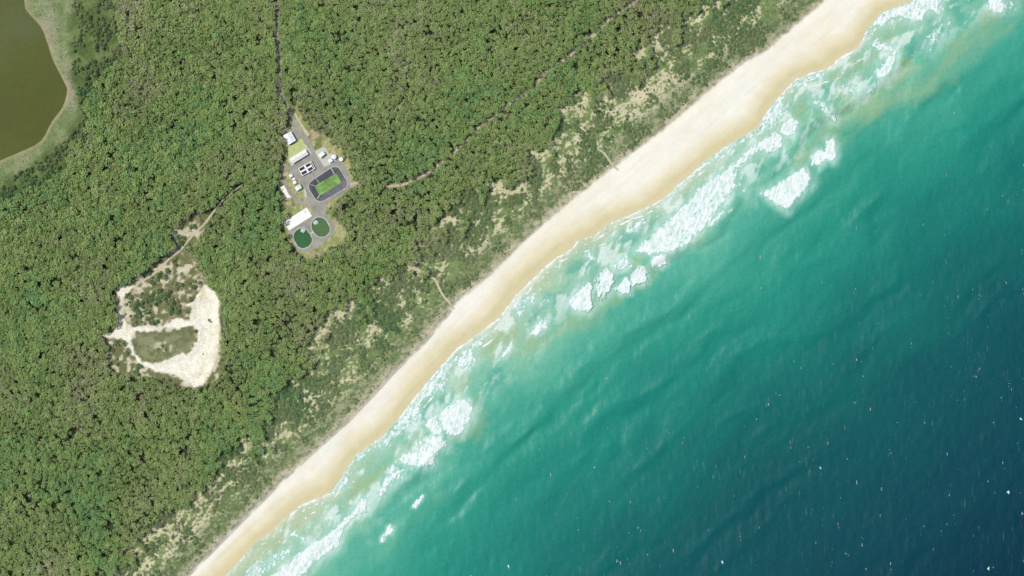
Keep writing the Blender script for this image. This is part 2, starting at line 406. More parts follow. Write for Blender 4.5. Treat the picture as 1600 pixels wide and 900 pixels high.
# lake margin and wet meadow
sL = sdf(LAKE, PX, PY); sMg = sdf(MARGIN, PX, PY); sMd = sdf(MEADOW, PX, PY)
mead = mix(alb(90, 110, 58), alb(112, 128, 74), sm(0.35, 0.65, n20)); mead = mix(mead, alb(74, 92, 50), sm(0.5, 0.65, n6) * 0.7)
C = mix(C, mead, sm(-12, 6, sMd + 20 * (n20 - 0.5)))
reed = mix(alb(118, 134, 86), alb(142, 148, 106), sm(0.4, 0.6, n20)); reed = mix(reed, alb(156, 154, 126), sm(0.52, 0.66, n60) * sm(-45, -5, sL))
C = mix(C, reed, sm(-8, 8, sMg + 14 * (n20 - 0.5)))
C = mix(C, alb(160, 148, 108), sm(-9, -2, sL + 4 * (n6 - 0.5)) * 0.75)
C = mix(C, alb(96, 88, 50), sm(-2, 1, sL))
# sand pit
jx = PX + 9 * (fbm(PX, PY, 9, 3, 11) - 0.5); jy = PY + 9 * (fbm(PX, PY, 9, 3, 12) - 0.5)
sQ = sdf(QUARRY, jx, jy)
qs = mix(alb(112, 116, 74), alb(140, 132, 100), sm(0.4, 0.62, n6)); qs = mix(qs, alb(206, 198, 170), sm(0.50, 0.60, 0.6 * n6 + 0.4 * n20))
C = mix(C, qs, sm(-3, 5, sQ))
jx = PX + 7 * (n6 - 0.5); jy = PY + 7 * (fbm(PX, PY, 6, 3, 14) - 0.5)
flat = mix(alb(104, 112, 72), alb(140, 140, 102), sm(0.35, 0.65, 0.5 * n20 + 0.5 * n6))
C = mix(C, flat, sm(-1, 3, sdf(QFLAT, jx, jy)))
isl = sm(14, 8, np.hypot((PX - 255) / 1.3, PY - 543)) * sm(0.46, 0.56, n6)
C = mix(C, alb(192, 186, 150), isl)
white = mix(alb(242, 236, 214), alb(238, 228, 203), sm(0.5, 0.65, n20)); white = mix(white, alb(214, 204, 176), sm(0.58, 0.72, n20) * 0.6)
for q in (QSAND, QSAND2, QSAND3):
    C = mix(C, white, sm(-1.5, 1.5, sdf(q, jx, jy)))
# treatment plant: dry grass, worn earth
sP = sdf(PLANT, PX + 8 * (n6 - 0.5), PY + 8 * (n3 - 0.5))
dry = mix(alb(148, 154, 96), alb(176, 172, 122), sm(0.4, 0.62, n6)); dry = mix(dry, alb(120, 130, 78), sm(0.52, 0.66, n20))
dry = mix(dry, alb(190, 172, 140), sm(0.56, 0.66, 0.5 * n6 + 0.5 * n20) * 0.8)
C = mix(C, dry, sm(-3, 2, sP))
# verges of road and tracks
C = mix(C, alb(150, 138, 110), sm(7, 3, lined(ROAD_N, PX, PY) + 5 * (n6 - 0.5)) * 0.8)
C = mix(C, alb(176, 164, 132), sm(5, 2, lined(TRACK_D, PX, PY) + 5 * (n6 - 0.5)) * 0.8)
# the beach
dry_s = mix(alb(241, 235, 217), alb(238, 230, 207), sm(0.35, 0.65, n60))
B = mix(C, dry_s, sm(-5, 2, dV + 7 * (n6 - 0.5)))
wt = dW + 12 * (n60 - 0.5) + 8 * (n20 - 0.5)
B = mix(B, alb(230, 219, 184), sm(-42, -22, wt) * sm(2, 14, dV))
B = mix(B, alb(214, 201, 156), sm(-26, -9, wt) * sm(2, 14, dV))
B = mix(B, alb(214, 204, 164), sm(-7, 0, dW))
B = B * (1 + (0.10 * (fbm(TT * 0.10, SS, 5, 3, 17) - 0.5) + 0.05 * (n6 - 0.5)) * sm(-2, 6, dV))[..., None]
scarp = sm(2.2, 0.4, np.abs(dV - 1.0)) * sm(-80, 10, -np.abs(TT + 130) + 330) * sm(0.3, 0.5, n20)
B = mix(B, alb(140, 132, 112), scarp * 0.6)
for o_ in (13, 17, 40):
    wv = 3 * (fbm(TT, TT * 0 + o_, 60, 2, 19) - 0.5)
    B = B * (1 - 0.05 * sm(1.6, 0.3, np.abs(dV - o_ - wv)) * sm(0.35, 0.5, n20))[..., None]
keep_all = (dW[:-1, :-1] < 70) & (dW[1:, 1:] < 70)
is_beach = (dV[:-1, :-1] + dV[1:, 1:]) * 0.5 > 0
X3, Y3 = wx(PX), wy(PY)
tag(obj("ground", grid_mesh("ground", X3, Y3, Z, keep_all & ~is_beach, {"tone": B}), M['ground']), kind='structure')
tag(obj("beach", grid_mesh("beach", X3, Y3, Z, keep_all & is_beach, {"tone": B}), M['sand']), kind='structure')

# ------------------------------------------------------------------ foam outlines, photo pixels
def zr(ox, oy, sc, pts): return [(ox + a / sc, oy + b / sc) for a, b in pts]
A = lambda p: zr(1200, 0, 4.0, p)
Bz = lambda p: zr(850, 150, 2.572, p)
Cz = lambda p: zr(350, 600, 3.0, p)
Dz = lambda p: zr(300, 380, 3.215, p)
Ez = lambda p: zr(600, 200, 3.0, p)
# (outline, density, label)
BREAKERS = [
 (A([(590,245),(620,180),(700,100),(790,45),(900,5),(960,-30),(1080,-30),(1100,60),(1070,120),(1030,60),(975,90),(970,130),(920,140),(860,125),(800,100),(740,150),(660,170),(610,235)]), .75, "curved white surf sheet spilling along the sand at the top edge of the picture"),
 (A([(1000,210),(1060,160),(1120,100),(1150,130),(1130,190),(1080,270),(1030,335),(950,320),(940,290)]), .36, "thin lacy foam patch just seaward of the curved surf at the top edge"),
 (A([(1370,40),(1390,-10),(1450,-40),(1480,40),(1470,80),(1420,90)]), .95, "small solid white breaker at the top right corner of the sea"),
 (A([(1450,-20),(1560,-30),(1565,60),(1530,85),(1480,80)]), .36, "fading foam tail right of the corner breaker"),
 (A([(660,460),(720,390),(770,340),(805,300),(805,360),(770,470),(700,500)]), .72, "feathered white breaker nearest the beach bulge in the upper right shallows"),
 (A([(605,592),(650,550),(695,512),(705,520),(650,572),(615,596)]), .95, "thin slanting white crest below the feathered breaker in the upper right"),
 (A([(435,562),(490,525),(560,495),(575,540),(540,612),(510,600),(500,545)]), .52, "wedge of pale foam with a bright upper edge in the upper right shallows"),
 (A([(265,640),(340,600),(370,660),(440,740),(430,780),(370,745),(330,675)]), .55, "foam tongue trailing down seaward from a short crest in the upper right"),
 (Bz([(365,625),(440,550),(520,480),(600,405),(620,370),(740,290),(800,235),(860,190),(935,140),(960,150),(965,205),(920,232),(870,220),(820,260),(770,300),(775,360),(720,440),(690,470),(650,530),(590,590),(520,625),(470,635),(430,640)]), .82, "longest white breaker of the surf zone, a broad lacy band parallel to the beach"),
 (Bz([(940,150),(975,100),(990,80),(1025,105),(1015,135),(1000,165),(970,160)]), .95, "white knob at the upper end of the longest breaker"),
 (Bz([(425,668),(465,630),(490,640),(495,675),(475,690),(435,685)]), .95, "small white clump below the lower end of the longest breaker"),
 (Bz([(770,300),(810,290),(830,330),(800,340),(850,410),(855,440),(820,425),(780,390)]), .34, "wispy foam trailing seaward from the middle of the longest breaker"),
 (Bz([(870,390),(920,370),(1000,310),(1045,288),(1070,310),(1070,355),(1030,400),(1000,430),(980,462),(940,440)]), .95, "isolated wedge of dense whitewater farthest out on the sandbar"),
 (Bz([(1072,245),(1110,210),(1130,220),(1135,180),(1160,168),(1175,200),(1175,240),(1165,270),(1140,255),(1100,290),(1072,275)]), .85, "hooked white breaker up and right of the isolated whitewater wedge"),
 (Bz([(655,525),(690,480),(722,458),(728,470),(690,510),(665,535)]), 1.0, "short bright crest on the seaward side of the longest breaker"),
 (Bz([(740,466),(752,450),(762,450),(752,464),(744,470)]), 1.0, "tiny white crest at the tip of the short bright crest"),
 (Bz([(92,830),(130,790),(185,745),(195,770),(190,800),(200,850),(180,872),(120,862)]), .9, "white breaker at the lower left end of the middle surf group"),
 (Bz([(200,745),(250,690),(285,715),(275,780),(225,832),(210,800)]), .72, "lacy foam mound beside the lower left breaker of the middle surf group"),
 (Bz([(272,680),(330,640),(360,680),(345,710),(300,705)]), .7, "foam mound on the landward side of the middle surf group"),
 (Bz([(350,715),(385,685),(415,690),(415,750),(350,762)]), 1.0, "bright square white clump on the seaward side of the middle surf group"),
 (Bz([(285,775),(330,730),(352,745),(350,795),(310,798)]), .95, "bright white clump just below the square one in the middle surf group"),
 (Bz([(320,548),(410,472),(420,478),(385,530),(352,560)]), .62, "thin foam crest between the waterline and the longest breaker"),
 (Cz([(1008,140),(1060,100),(1110,65),(1140,80),(1172,115),(1160,170),(1112,242),(1060,245),(1020,205)]), .9, "large dense white breaker topping the lower surf group"),
 (Cz([(943,195),(965,160),(990,148),(1020,205),(1028,240),(990,243),(960,222)]), .85, "round white clump left of the large dense breaker"),
 (Cz([(820,365),(830,330),(900,310),(960,250),(1025,235),(1045,275),(1050,295),(1000,320),(990,382),(900,392),(860,380)]), .8, "broad lacy whitewater below the round clump in the lower surf group"),
 (Cz([(900,300),(885,275),(905,258),(945,262),(955,285),(930,305)]), .6, "small foam blob on the landward side of the broad lacy whitewater"),
 (Cz([(715,515),(745,440),(800,400),(850,395),(850,432),(790,485),(740,545)]), .62, "foam tail at the lower left end of the lower surf group"),
 (Cz([(750,412),(790,378),(830,398),(800,425),(765,440)]), .7, "rounded foam cap above the foam tail of the lower surf group"),
 (Cz([(215,905),(330,812),(400,758),(500,690),(600,600),(640,545),(662,530),(672,600),(612,622),(562,680),(542,760),(480,800),(400,870),(340,930),(150,960)]), .85, "long white breaker running off the bottom edge of the picture"),
 (Cz([(150,875),(230,800),(310,748),(330,785),(260,850),(190,905),(130,920)]), .55, "thin foam sheet landward of the long breaker at the bottom edge"),
 (Cz([(880,578),(905,545),(938,520),(925,550),(900,582)]), 1.0, "small bright crest alone offshore of the lower surf group"),
 (Cz([(733,722),(748,700),(765,690),(760,670),(780,662),(797,672),(785,708),(762,705),(750,735),(738,738)]), 1.0, "pair of small joined white crests offshore of the long bottom breaker"),
 ([(826,523), (840, 507), (853, 497), (856, 512), (838, 526)], .9, "small white crest near the waterline in the middle of the coast"),
 ([(774, 563), (790, 545), (801, 531), (805, 545), (787, 561)], .75, "small slanting crest just below the middle of the coast"),
 (Ez([(600,865),(650,800),(700,762),(712,770),(712,790),(782,800),(780,822),(705,815),(680,860),(640,888)]), .5, "pale foam wedge against the wet sand where the beach bends"),
 (Ez([(1065,512),(1160,470),(1205,425),(1205,485),(1160,502),(1100,532)]), .5, "thin white streak close to the wet sand above the middle surf group"),
]
SWASH = [
 A([(0,725),(60,640),(170,508),(280,452),(365,438),(360,500),(250,505),(272,595),(225,545),(135,548),(92,620),(100,700),(0,840)]),
 A([(0,865),(70,830),(70,790),(130,730),(195,770),(170,862),(90,830),(70,905),(0,905)]),
 A([(620,270),(700,245),(800,290),(790,340),(700,330)]),
 Dz([(1330,560),(1390,515),(1480,455),(1480,490),(1420,540),(1430,612),(1370,635),(1310,612),(1275,700),(1270,750),(1200,772),(1150,785),(1130,845),(1060,905),(1035,890),(1140,765),(1210,678),(1260,618)]),
 Cz([(485,515),(555,440),(585,368),(640,328),(720,278),(760,235),(860,135),(920,75),(935,150),(900,200),(830,232),(760,305),(700,302),(650,352),(600,382),(582,470),(510,522)]),
 Cz([(900,60),(960,0),(1040,-20),(1045,25),(980,60),(940,70)]),
 Cz([(450,562),(478,548),(502,568),(470,592)]),
 Cz([(285,718),(325,688),(395,725),(380,745),(330,715)]),
 Cz([(386,694),(402,665),(410,676),(396,698)]),
 Cz([(100,905),(150,860),(180,830),(170,865),(130,910)]),
 Bz([(160,640),(185,622),(225,670),(180,665)]),
 Ez([(945,605),(960,572),(1005,612),(1000,632)]),
 Bz([(860,120),(940,0),(970,0),(965,90),(900,140),(870,155)]),
 Bz([(620,290),(720,208),(860,128),(870,150),(740,225),(650,290),(610,330)]),
 Bz([(490,415),(520,360),(610,295),(625,312),(560,370),(510,412)]),
]
def foam_field(px, py):
    f = np.zeros(np.shape(px))
    for poly, den, *_ in [(b[0], b[1]) for b in BREAKERS] + [(s, .5) for s in SWASH]:
        P = np.array(poly); x0, y0 = P.min(0) - 30; x1, y1 = P.max(0) + 30
        m = (px > x0) & (px < x1) & (py > y0) & (py < y1)
        if not m.any(): continue
        d = sdf(poly, px[m], py[m])
        w_ = min(16.0, 0.35 * math.sqrt(abs(sum(P[i - 1][0] * P[i][1] - P[i][0] * P[i - 1][1] for i in range(len(P)))) / 2) + 2)
        f[m] = np.maximum(f[m], den * sm(-w_, 5, d))
    return f

# ------------------------------------------------------------------ the sea
k = dW > -16
def swell(px, py):
    t, s = ts(px, py)
    d = dist(WAT, px, py)
    w = fbm(t * 0.5, s, 75, 4, 21); a = fbm(t * 0.6, s, 80, 3, 22)
    ph = d / 80.0 * 2 * math.pi + (w - 0.5) * 9
    z = -(np.sin(ph) + 0.3 * np.sin(2 * ph)) * (0.10 + 0.90 * sm(0.42, 0.64, a))
    ch = (fbm(px * 1.0, py * 0.55, 9, 3, 23) - 0.5)
    return sm(4, 90, d) * (0.62 * sm(420, 160, d) + 0.30) * z * 1.2 + ch * 0.55 * sm(20, 120, d) 
ZS = swell(PX, PY)
t_, s_ = ts(PX, PY)
big = fbm(PX, PY, 160, 3, 31); band = fbm(t_ * 0.3, s_, 26, 4, 32); patch = fbm(PX, PY, 30, 4, 33)
de = dW + 70 * (big - 0.5) + (24 + 46 * sm(60, 200, dW)) * (band - 0.5)
stops = [(0, (178, 196, 160)), (14, (154, 192, 162)), (45, (128, 186, 156)), (85, (106, 178, 150)), (130, (66, 158, 133)), (190, (40, 141, 120)), (270, (29, 125, 110)), (360, (20, 106, 99)), (460, (15, 86, 87)), (590, (13, 73, 80)), (750, (8, 56, 70)), (920, (4, 40, 57))]
sd = np.array([a for a, _ in stops], float); scol = np.array([alb(*c) for _, c in stops])
W = np.stack([np.interp(de, sd, scol[:, i]) for i in range(3)], -1)
bar = sm(0.50, 0.66, 0.6 * band + 0.4 * patch) * sm(150, 70, dW) * sm(0, 20, dW)
W = mix(W, alb(156, 180, 134), bar * 0.7)
hole = sm(0.52, 0.66, 1 - (0.5 * band + 0.5 * patch)) * sm(160, 100, dW) * sm(8, 30, dW)
W = mix(W, alb(66, 160, 138), hole * 0.6)
# the sandbar that runs out to the upper right corner
BARL = [(1215, 215), (1290, 190), (1370, 165), (1430, 140), (1480, 110), (1520, 75), (1560, 40), (1600, -5), (1650, -50)]
bl = lined(BARL, PX, PY)
W = mix(W, alb(140, 176, 136), sm(26, 2, bl + 26 * (patch - 0.5)) * (0.25 + 0.5 * sm(0.35, 0.65, band)))
ff = foam_field(PX, PY)
tu = -0.3 * PX + 0.95 * PY; tv = 0.95 * PX + 0.3 * PY
lace = fbm(tu * 0.28, tv, 7, 4, 41)
W = mix(W, alb(186, 222, 206), np.clip(ff * 0.9, 0, 1) * (0.45 + 0.55 * sm(0.32, 0.58, lace)))
surf = sm(105, 30, dW) * sm(-2, 8, dW)
veil = fbm(t_ * 0.5, s_, 16, 4, 43)
W = mix(W, alb(206, 226, 212), surf * sm(0.49, 0.66, 0.35 * lace + 0.35 * patch + 0.3 * veil) * 0.46)
W = mix(W, alb(226, 236, 226), surf * sm(0.555, 0.62, 0.6 * veil + 0.4 * lace) * 0.6)
edge = sm(9, 2, dW + 8 * (patch - 0.5)) * sm(-14, -2, dW)
W = mix(W, alb(226, 226, 208), edge * sm(0.3, 0.6, lace) * 0.7)
keep_s = (k[:-1, :-1] & k[1:, 1:] & k[1:, :-1] & k[:-1, 1:])
off = sm(150, 420, dW)
tag(obj("sea", grid_mesh("sea", X3, Y3, ZS + 0.0, keep_s, {"tone": W, "offshore": off}), M['sea']), kind='structure')

# lake water
lk = [p for p in LAKE]
LZ = float(GZ - 1.4 - 1.1)
bm = bmesh.new()
LP = [(30, -400), (60, -120)] + [p for p in smooth([(37, 0), (43, 20), (63, 43), (73, 67), (83, 97), (100, 130), (104, 143), (97, 167), (80, 190), (63, 220), (30, 237), (0, 250), (-80, 290)], 4)] + [(-400, 330), (-600, 100), (-500, -400)]
LPo = []
for (x, y) in LP: LPo.append((x, y))
def poly_mesh(name, pts, z):
    v = [Vector((wx(x), wy(y), z)) for x, y in pts]
    tri = tessellate_polygon([v])
    me = bpy.data.meshes.new(name); me.from_pydata([tuple(a) for a in v], [], [tuple(t) for t in tri]); me.update()
    b = bmesh.new(); b.from_mesh(me)
    bmesh.ops.recalc_face_normals(b, faces=b.faces)
    if sum(f.normal.z * f.calc_area() for f in b.faces) < 0: bmesh.ops.reverse_faces(b, faces=b.faces)
    b.to_mesh(me); b.free(); return me
cx, cy = 20.0, 110.0
def grow(p, d):
    P = np.array(p, float); n = len(P); out = []
    ar = 0.5 * sum(P[i][0] * P[(i + 1) % n][1] - P[(i + 1) % n][0] * P[i][1] for i in range(n))
    sg = 1 if ar > 0 else -1
    for i in range(n):
        e1 = P[i] - P[i - 1]; e2 = P[(i + 1) % n] - P[i]
        n1 = np.array([e1[1], -e1[0]]) / (np.hypot(*e1) + 1e-9); n2 = np.array([e2[1], -e2[0]]) / (np.hypot(*e2) + 1e-9)
        m = n1 + n2; m = m / (np.hypot(*m) + 1e-9)
        out.append(tuple(P[i] + sg * m * d / max(0.5, float(m @ n1))))
    return out
# the sheet reaches a little under the banks, which rise through it
tag(obj("lake", poly_mesh("lake", grow(LPo, 1.5), LZ), M['lake']), kind='structure')

# ------------------------------------------------------------------ breaking waves and foam
def foam_mesh(name, poly, den, cell=1.0, seed=0, thick=0.5, feather=5.0):
    P = np.array(poly); x0, y0 = P.min(0) - 4; x1, y1 = P.max(0) + 4
    a, b = np.meshgrid(np.arange(x0, x1, cell), np.arange(y0, y1, cell))
    jx = a + 3.2 * (fbm(a, b, 5, 3, seed + 50) - 0.5); jy = b + 3.2 * (fbm(a, b, 5, 3, seed + 60) - 0.5)
    d = sdf(poly, jx, jy)
    u = -0.3 * a + 0.95 * b; v = 0.95 * a + 0.3 * b
    ns = 0.6 * fbm(u * 0.4, v, 2.7, 3, seed + 70) + 0.4 * fbm(a, b, 2.2, 2, seed + 80)
    # the landward face of a breaker is crisp, its back is lacy
    t, s = ts(P[:, 0], P[:, 1]); sa = ts(a, b)[1]
    back = np.clip((sa - s.min()) / (s.max() - s.min() + 1e-6), 0, 1)
    ns = np.clip((ns - 0.5) * 1.5 + 0.5, 0, 1)
    q = 0.92 * den * (0.42 + 0.58 * sm(-1.0, feather, d)) + 0.85 * (ns - 0.5) - 0.20 * back
    q = np.where(d > -1.5, q, -1)
    thr = 0.27
    keepv = q > thr
    kf = keepv[:-1, :-1].astype(int) + keepv[1:, 1:] + keepv[1:, :-1] + keepv[:-1, 1:] >= 3
    dens = sm(thr - 0.02, thr + 0.40, q)
    z = np.maximum(swell(a, b), -0.2) + 0.06 + thick * dens * (0.35 + 0.65 * ns)
    w_ = dens * (0.45 + 0.55 * sm(0.25, 0.75, 0.6 * ns + 0.4 * fbm(u * 0.35, v, 2.6, 2, seed + 85)))
    col = mix(mix(alb(132, 194, 170), alb(196, 224, 210), sm(0.0, 0.28, dens)), alb(243, 246, 242), sm(0.10, 1.05, w_))
    if not kf.any(): return None
    return grid_mesh(name, wx(a), wy(b), z, kf, {"tone": col})
def split_islands(me):
    """the largest connected sheet stays the wave; loose scraps are returned as a second mesh"""
    n = len(me.vertices); f = np.empty(len(me.loops), np.int32); me.loops.foreach_get("vertex_index", f); f = f.reshape(-1, 4)
    lab = np.arange(n)
    while True:
        m_ = lab[f].min(1); new = lab.copy()
        for q in range(4): np.minimum.at(new, f[:, q], m_)
        new = new[new]
        if (new == lab).all(): break
        lab = new
    fl = lab[f[:, 0]]; ids, cnt = np.unique(fl, return_counts=True); big_ = ids[np.argmax(cnt)]
    co = np.empty(n * 3, np.float32); me.vertices.foreach_get("co", co); co = co.reshape(-1, 3)
    c = np.empty(n * 4, np.float32); me.attributes["tone"].data.foreach_get("color", c); c = c.reshape(-1, 4)[:, :3]
    def sub(sel):
        g = f[sel]; used = np.zeros(n, bool); used[g.ravel()] = True; re = np.cumsum(used) - 1
        return np_mesh(me.name, co[used], re[g], {"tone": c[used]}, True)
    return sub(fl == big_), (sub(fl != big_) if len(ids) > 1 else None)
scraps = []
for i, (poly, den, label) in enumerate(BREAKERS):
    me = foam_mesh("breaking_wave", poly, den, 0.8, i * 3)
    if me is None: continue
    me, extra = split_islands(me)
    if extra: scraps.append(extra)
    o = obj("breaking_wave", me, M['foam'])
    tag(o, label, "breaking wave", "breaking waves in the surf zone")
parts_v = []; parts_f = []; parts_c = []; base = 0
def collect(me):
    global base
    n = len(me.vertices); co = np.empty(n * 3, np.float32); me.vertices.foreach_get("co", co)
    f = np.empty(len(me.loops), np.int32); me.loops.foreach_get("vertex_index", f)
    c = np.empty(n * 4, np.float32); me.attributes["tone"].data.foreach_get("color", c)
    parts_v.append(co.reshape(-1, 3)); parts_f.append(f.reshape(-1, 4) + base); parts_c.append(c.reshape(-1, 4)[:, :3]); base += n
    bpy.data.meshes.remove(me)
for e in scraps: collect(e)
for i, poly in enumerate(SWASH):
    me = foam_mesh("swash", poly, .58, 0.8, i * 3 + 201, 0.12)
    if me: collect(me)
# foam line left where the last wave ran up the sand
tt = np.arange(WAT[0][0], WAT[0][-1], 1.0)
for off0, wid, den in ((1.0, 2.0, .7), (9.0, 1.6, .55), (20.0, 1.6, .42)):
    sW = np.interp(tt, WAT[0], WAT[1]) + off0 + 7 * (fbm(tt, tt * 0 + off0, 26, 3, 90) - 0.5) * (off0 > 2)
    oo = np.linspace(-wid, wid, 5)
    T, O = np.meshgrid(tt, oo); Sx = sW[None, :] + O
    px = T * AX + Sx * NX; py = T * AY + Sx * NY
    det = AX * NY - AY * NX
    px = (T * NY - Sx * AY) / det; py = (AX * Sx - NX * T) / det
    ns = fbm(px, py, 5, 3, 95 + off0); q = den * (1 - 0.5 * (np.abs(O) / wid) ** 2) + 1.5 * (ns - 0.5) + 0.9 * (fbm(px, py, 40, 2, 96 + off0) - 0.5)
    kv = q > 0.52
    kf = kv[:-1, :-1] & kv[1:, 1:] & kv[1:, :-1] & kv[:-1, 1:]
    z = np.maximum(ground_z(px, py), np.maximum(swell(px, py), -0.1)) + 0.05 + 0.06 * ns
    col = mix(alb(214, 216, 196), alb(244, 244, 236), sm(0.5, 0.9, q))
    if kf.any(): collect(grid_mesh("swash", wx(px), wy(py), z, kf, {"tone": col}))
o = obj("swash_foam", np_mesh("swash_foam", np.concatenate(parts_v), np.concatenate(parts_f), {"tone": np.concatenate(parts_c)}, True), M['foam'])
tag(o, "lacy swash foam thinning out along the waterline of the beach", "sea foam", kind='stuff')

# whitecaps on open water: the larger ones singly, the flecks as one
CAPS = [((1322, 866), 5.5, "largest white fleck near the bottom edge of the open sea"), ((1596, 656), 5, "white fleck at the right edge of the dark sea"),
        ((1576, 770), 5, "comma shaped white fleck in the dark lower right corner of the sea"), ((1543, 752), 4, "white fleck up and left of the comma shaped one"),
        ((795, 886), 4.5, "white fleck on green water near the bottom edge, below the surf"), ((1128, 880), 4.5, "white fleck near the bottom edge left of the largest one"),
        ((1490, 806), 3.5, "white fleck between the largest one and the comma shaped one"), ((1282, 730), 3.5, "white fleck alone in the middle of the deep teal water"),
        ((1514, 20), 3.5, "tiny white fleck on pale water below the corner breaker"), ((1426, 87), 3, "tiny white fleck right of the feathered breaker on the upper shallows"),
        ((1183, 657), 3.2, "white fleck left of centre on the deep teal water"), ((1545, 888), 4, "white fleck in the bottom right corner of the sea")]
for i, ((x, y), r, label) in enumerate(CAPS):
    r *= 0.44
    poly = [(x + r * math.cos(a) * (0.35 + 0.5 * random.random()) + 0.25 * r * math.sin(a), y + r * math.sin(a) * (0.8 + 0.9 * random.random())) for a in np.linspace(0, 2 * math.pi, 9)[:-1]]
    me = foam_mesh("whitecap", poly, .62, 0.6, 300 + i, 0.3, 1.2)
    if me: me = split_islands(me)[0]
    if me: tag(obj("whitecap", me, M['foam']), label, "whitecap", "whitecaps on the open sea")
parts_v, parts_f, parts_c, base = [], [], [], 0
nc = 0
while nc < 230:
    x = random.uniform(700, 1640); y = random.uniform(60, 930)
    d = float(dist(WAT, np.array(x), np.array(y)))
    if d < 110 or random.random() > 0.12 + 0.9 * min(1, max(0, d - 150) / 450) * (0.25 + 1.5 * max(0, float(fbm(np.array(x), np.array(y), 70, 2, 77)) - 0.35)): continue
    nc += 1
    for q in range(random.choice((1, 1, 2, 3))):
        r = random.choice((0.3, 0.35, 0.45, 0.5, 0.6, 0.85)); el = random.uniform(1.0, 4.5)
        ox, oy = random.gauss(0, 1.5), random.gauss(0, 4)
        n = 7; ang = np.linspace(0, 2 * np.pi, n + 1)[:-1]; rr = r * (0.6 + 0.6 * rng.random(n))
        vx = x + ox + rr * np.cos(ang) * 0.8; vy = y + oy + rr * np.sin(ang) * el
        zz = swell(vx, vy) + 0.12
        co = np.stack([wx(vx), wy(vy), zz], -1); co = np.vstack([co, [[wx(x + ox), wy(y + oy), float(zz.mean()) + 0.25]]])
        f = np.array([[(j + 1) % n, j, n, n] for j in range(n)])[:, :3]
        parts_v.append(co); parts_f.append(f + base); base += n + 1
        c = 0.10 + 0.24 * random.random(); parts_c.append(np.tile([[c * .97, c, c]], (n + 1, 1)))
o = obj("whitecap_flecks", np_mesh("whitecap_flecks", np.concatenate(parts_v), np.concatenate(parts_f), {"tone": np.concatenate(parts_c)}, True), M['foam'])
tag(o, "countless tiny white foam flecks scattered over the open sea", "whitecaps", kind='stuff')

# ------------------------------------------------------------------ roads, tracks, plant surfaces
def strip(name, line, width, mat, dz, n=6, taper=None, jitter=0.0):
    L = smooth(line, n); P = np.array(L); T = np.gradient(P, axis=0); T /= np.hypot(T[:, 0], T[:, 1])[:, None]
    Nn = np.stack([-T[:, 1], T[:, 0]], -1)
    offs = np.linspace(-0.5, 0.5, 5)
    wd = np.full(len(P), width) * (1 + jitter * (fbm(P[:, 0], P[:, 1], 14, 3, 44) - 0.5) * 2)
    if taper: wd = wd * np.interp(np.linspace(0, 1, len(P)), *zip(*taper))
    a = P[:, None, 0] + Nn[:, None, 0] * offs[None] * wd[:, None]; b = P[:, None, 1] + Nn[:, None, 1] * offs[None] * wd[:, None]
    z = ground_z(a, b) + dz
    return grid_mesh(name, wx(a), wy(b), z, np.ones((len(P) - 1, 4), bool)), mat
def lay(name, *args, **kw):
    me, mat = strip(name, *args, **kw); o = obj(name, me, mat)
    if sum(p.normal.z for p in me.polygons) < 0: me.flip_normals()
    return tag(o, kind='structure')
lay("access_road", ROAD_N, 7.0, M['asphalt'], 0.03)
lay("sandy_track", TRACK_D, 3.6, M['track'], 0.06, jitter=0.5)
lay("sandy_track", TRACK_Q, 3.6, M['track'], 0.06, jitter=0.5, taper=[(0, 1), (0.6, 1), (1, 0.5)])
lay("sandy_track", TRACK_Q2, 4.0, M['track'], 0.09, jitter=0.5)
lay("beach_path", PATH_1, 3.2, M['track'], 0.06, jitter=0.6)
lay("beach_path", PATH_2, 2.6, M['track'], 0.06, jitter=0.6)

def resample(poly, n):
    P = np.array(smooth(poly, 6, True)); Q = np.vstack([P, P[:1]]); L = np.r_[0, np.cumsum(np.hypot(*np.diff(Q, axis=0).T))]
    q = np.linspace(0, L[-1], n + 1)[:-1]; return [(np.interp(a, L, Q[:, 0]), np.interp(a, L, Q[:, 1])) for a in q]
def prism(bm, pts, z0, z1):
    """vertical-sided solid over a pixel outline"""
    v = [Vector((wx(x), wy(y), 0)) for x, y in pts]
    ar = sum(v[i].x * v[(i + 1) % len(v)].y - v[(i + 1) % len(v)].x * v[i].y for i in range(len(v)))
    if ar < 0: v.reverse()
    lo = [bm.verts.new((p.x, p.y, z0)) for p in v]; hi = [bm.verts.new((p.x, p.y, z1)) for p in v]
    for t in tessellate_polygon([v]):
        a, b, c = t
        nz = (v[b] - v[a]).cross(v[c] - v[a]).z
        if nz < 0: a, c = c, a
        try: bm.faces.new((hi[a], hi[b], hi[c])); bm.faces.new((lo[c], lo[b], lo[a]))
        except ValueError: pass
    for i in range(len(v)):
        j = (i + 1) % len(v); bm.faces.new((lo[i], lo[j], hi[j], hi[i]))
def bmobj(name, bm, mat, parent=None):
    me = bpy.data.meshes.new(name); bm.to_mesh(me); bm.free()
    return obj(name, me, mat, parent)
def sheet(name, pts, z, mat, holes=None):
    if holes:
        loops = [[Vector((wx(x), wy(y), z)) for x, y in q] for q in [pts] + [resample(h, 48) for h in holes]]
        flat = [p for l in loops for p in l]; me = bpy.data.meshes.new(name)
        me.from_pydata([tuple(p) for p in flat], [], [tuple(t) for t in tessellate_polygon(loops)]); me.update()
        b = bmesh.new(); b.from_mesh(me)
        bmesh.ops.reverse_faces(b, faces=[f for f in b.faces if f.normal.z < 0]); b.to_mesh(me); b.free()
        return tag(obj(name, me, mat), kind='structure')
    b = bmesh.new(); prism(b, pts, z - 0.3, z); return tag(bmobj(name, b, mat), kind='structure')
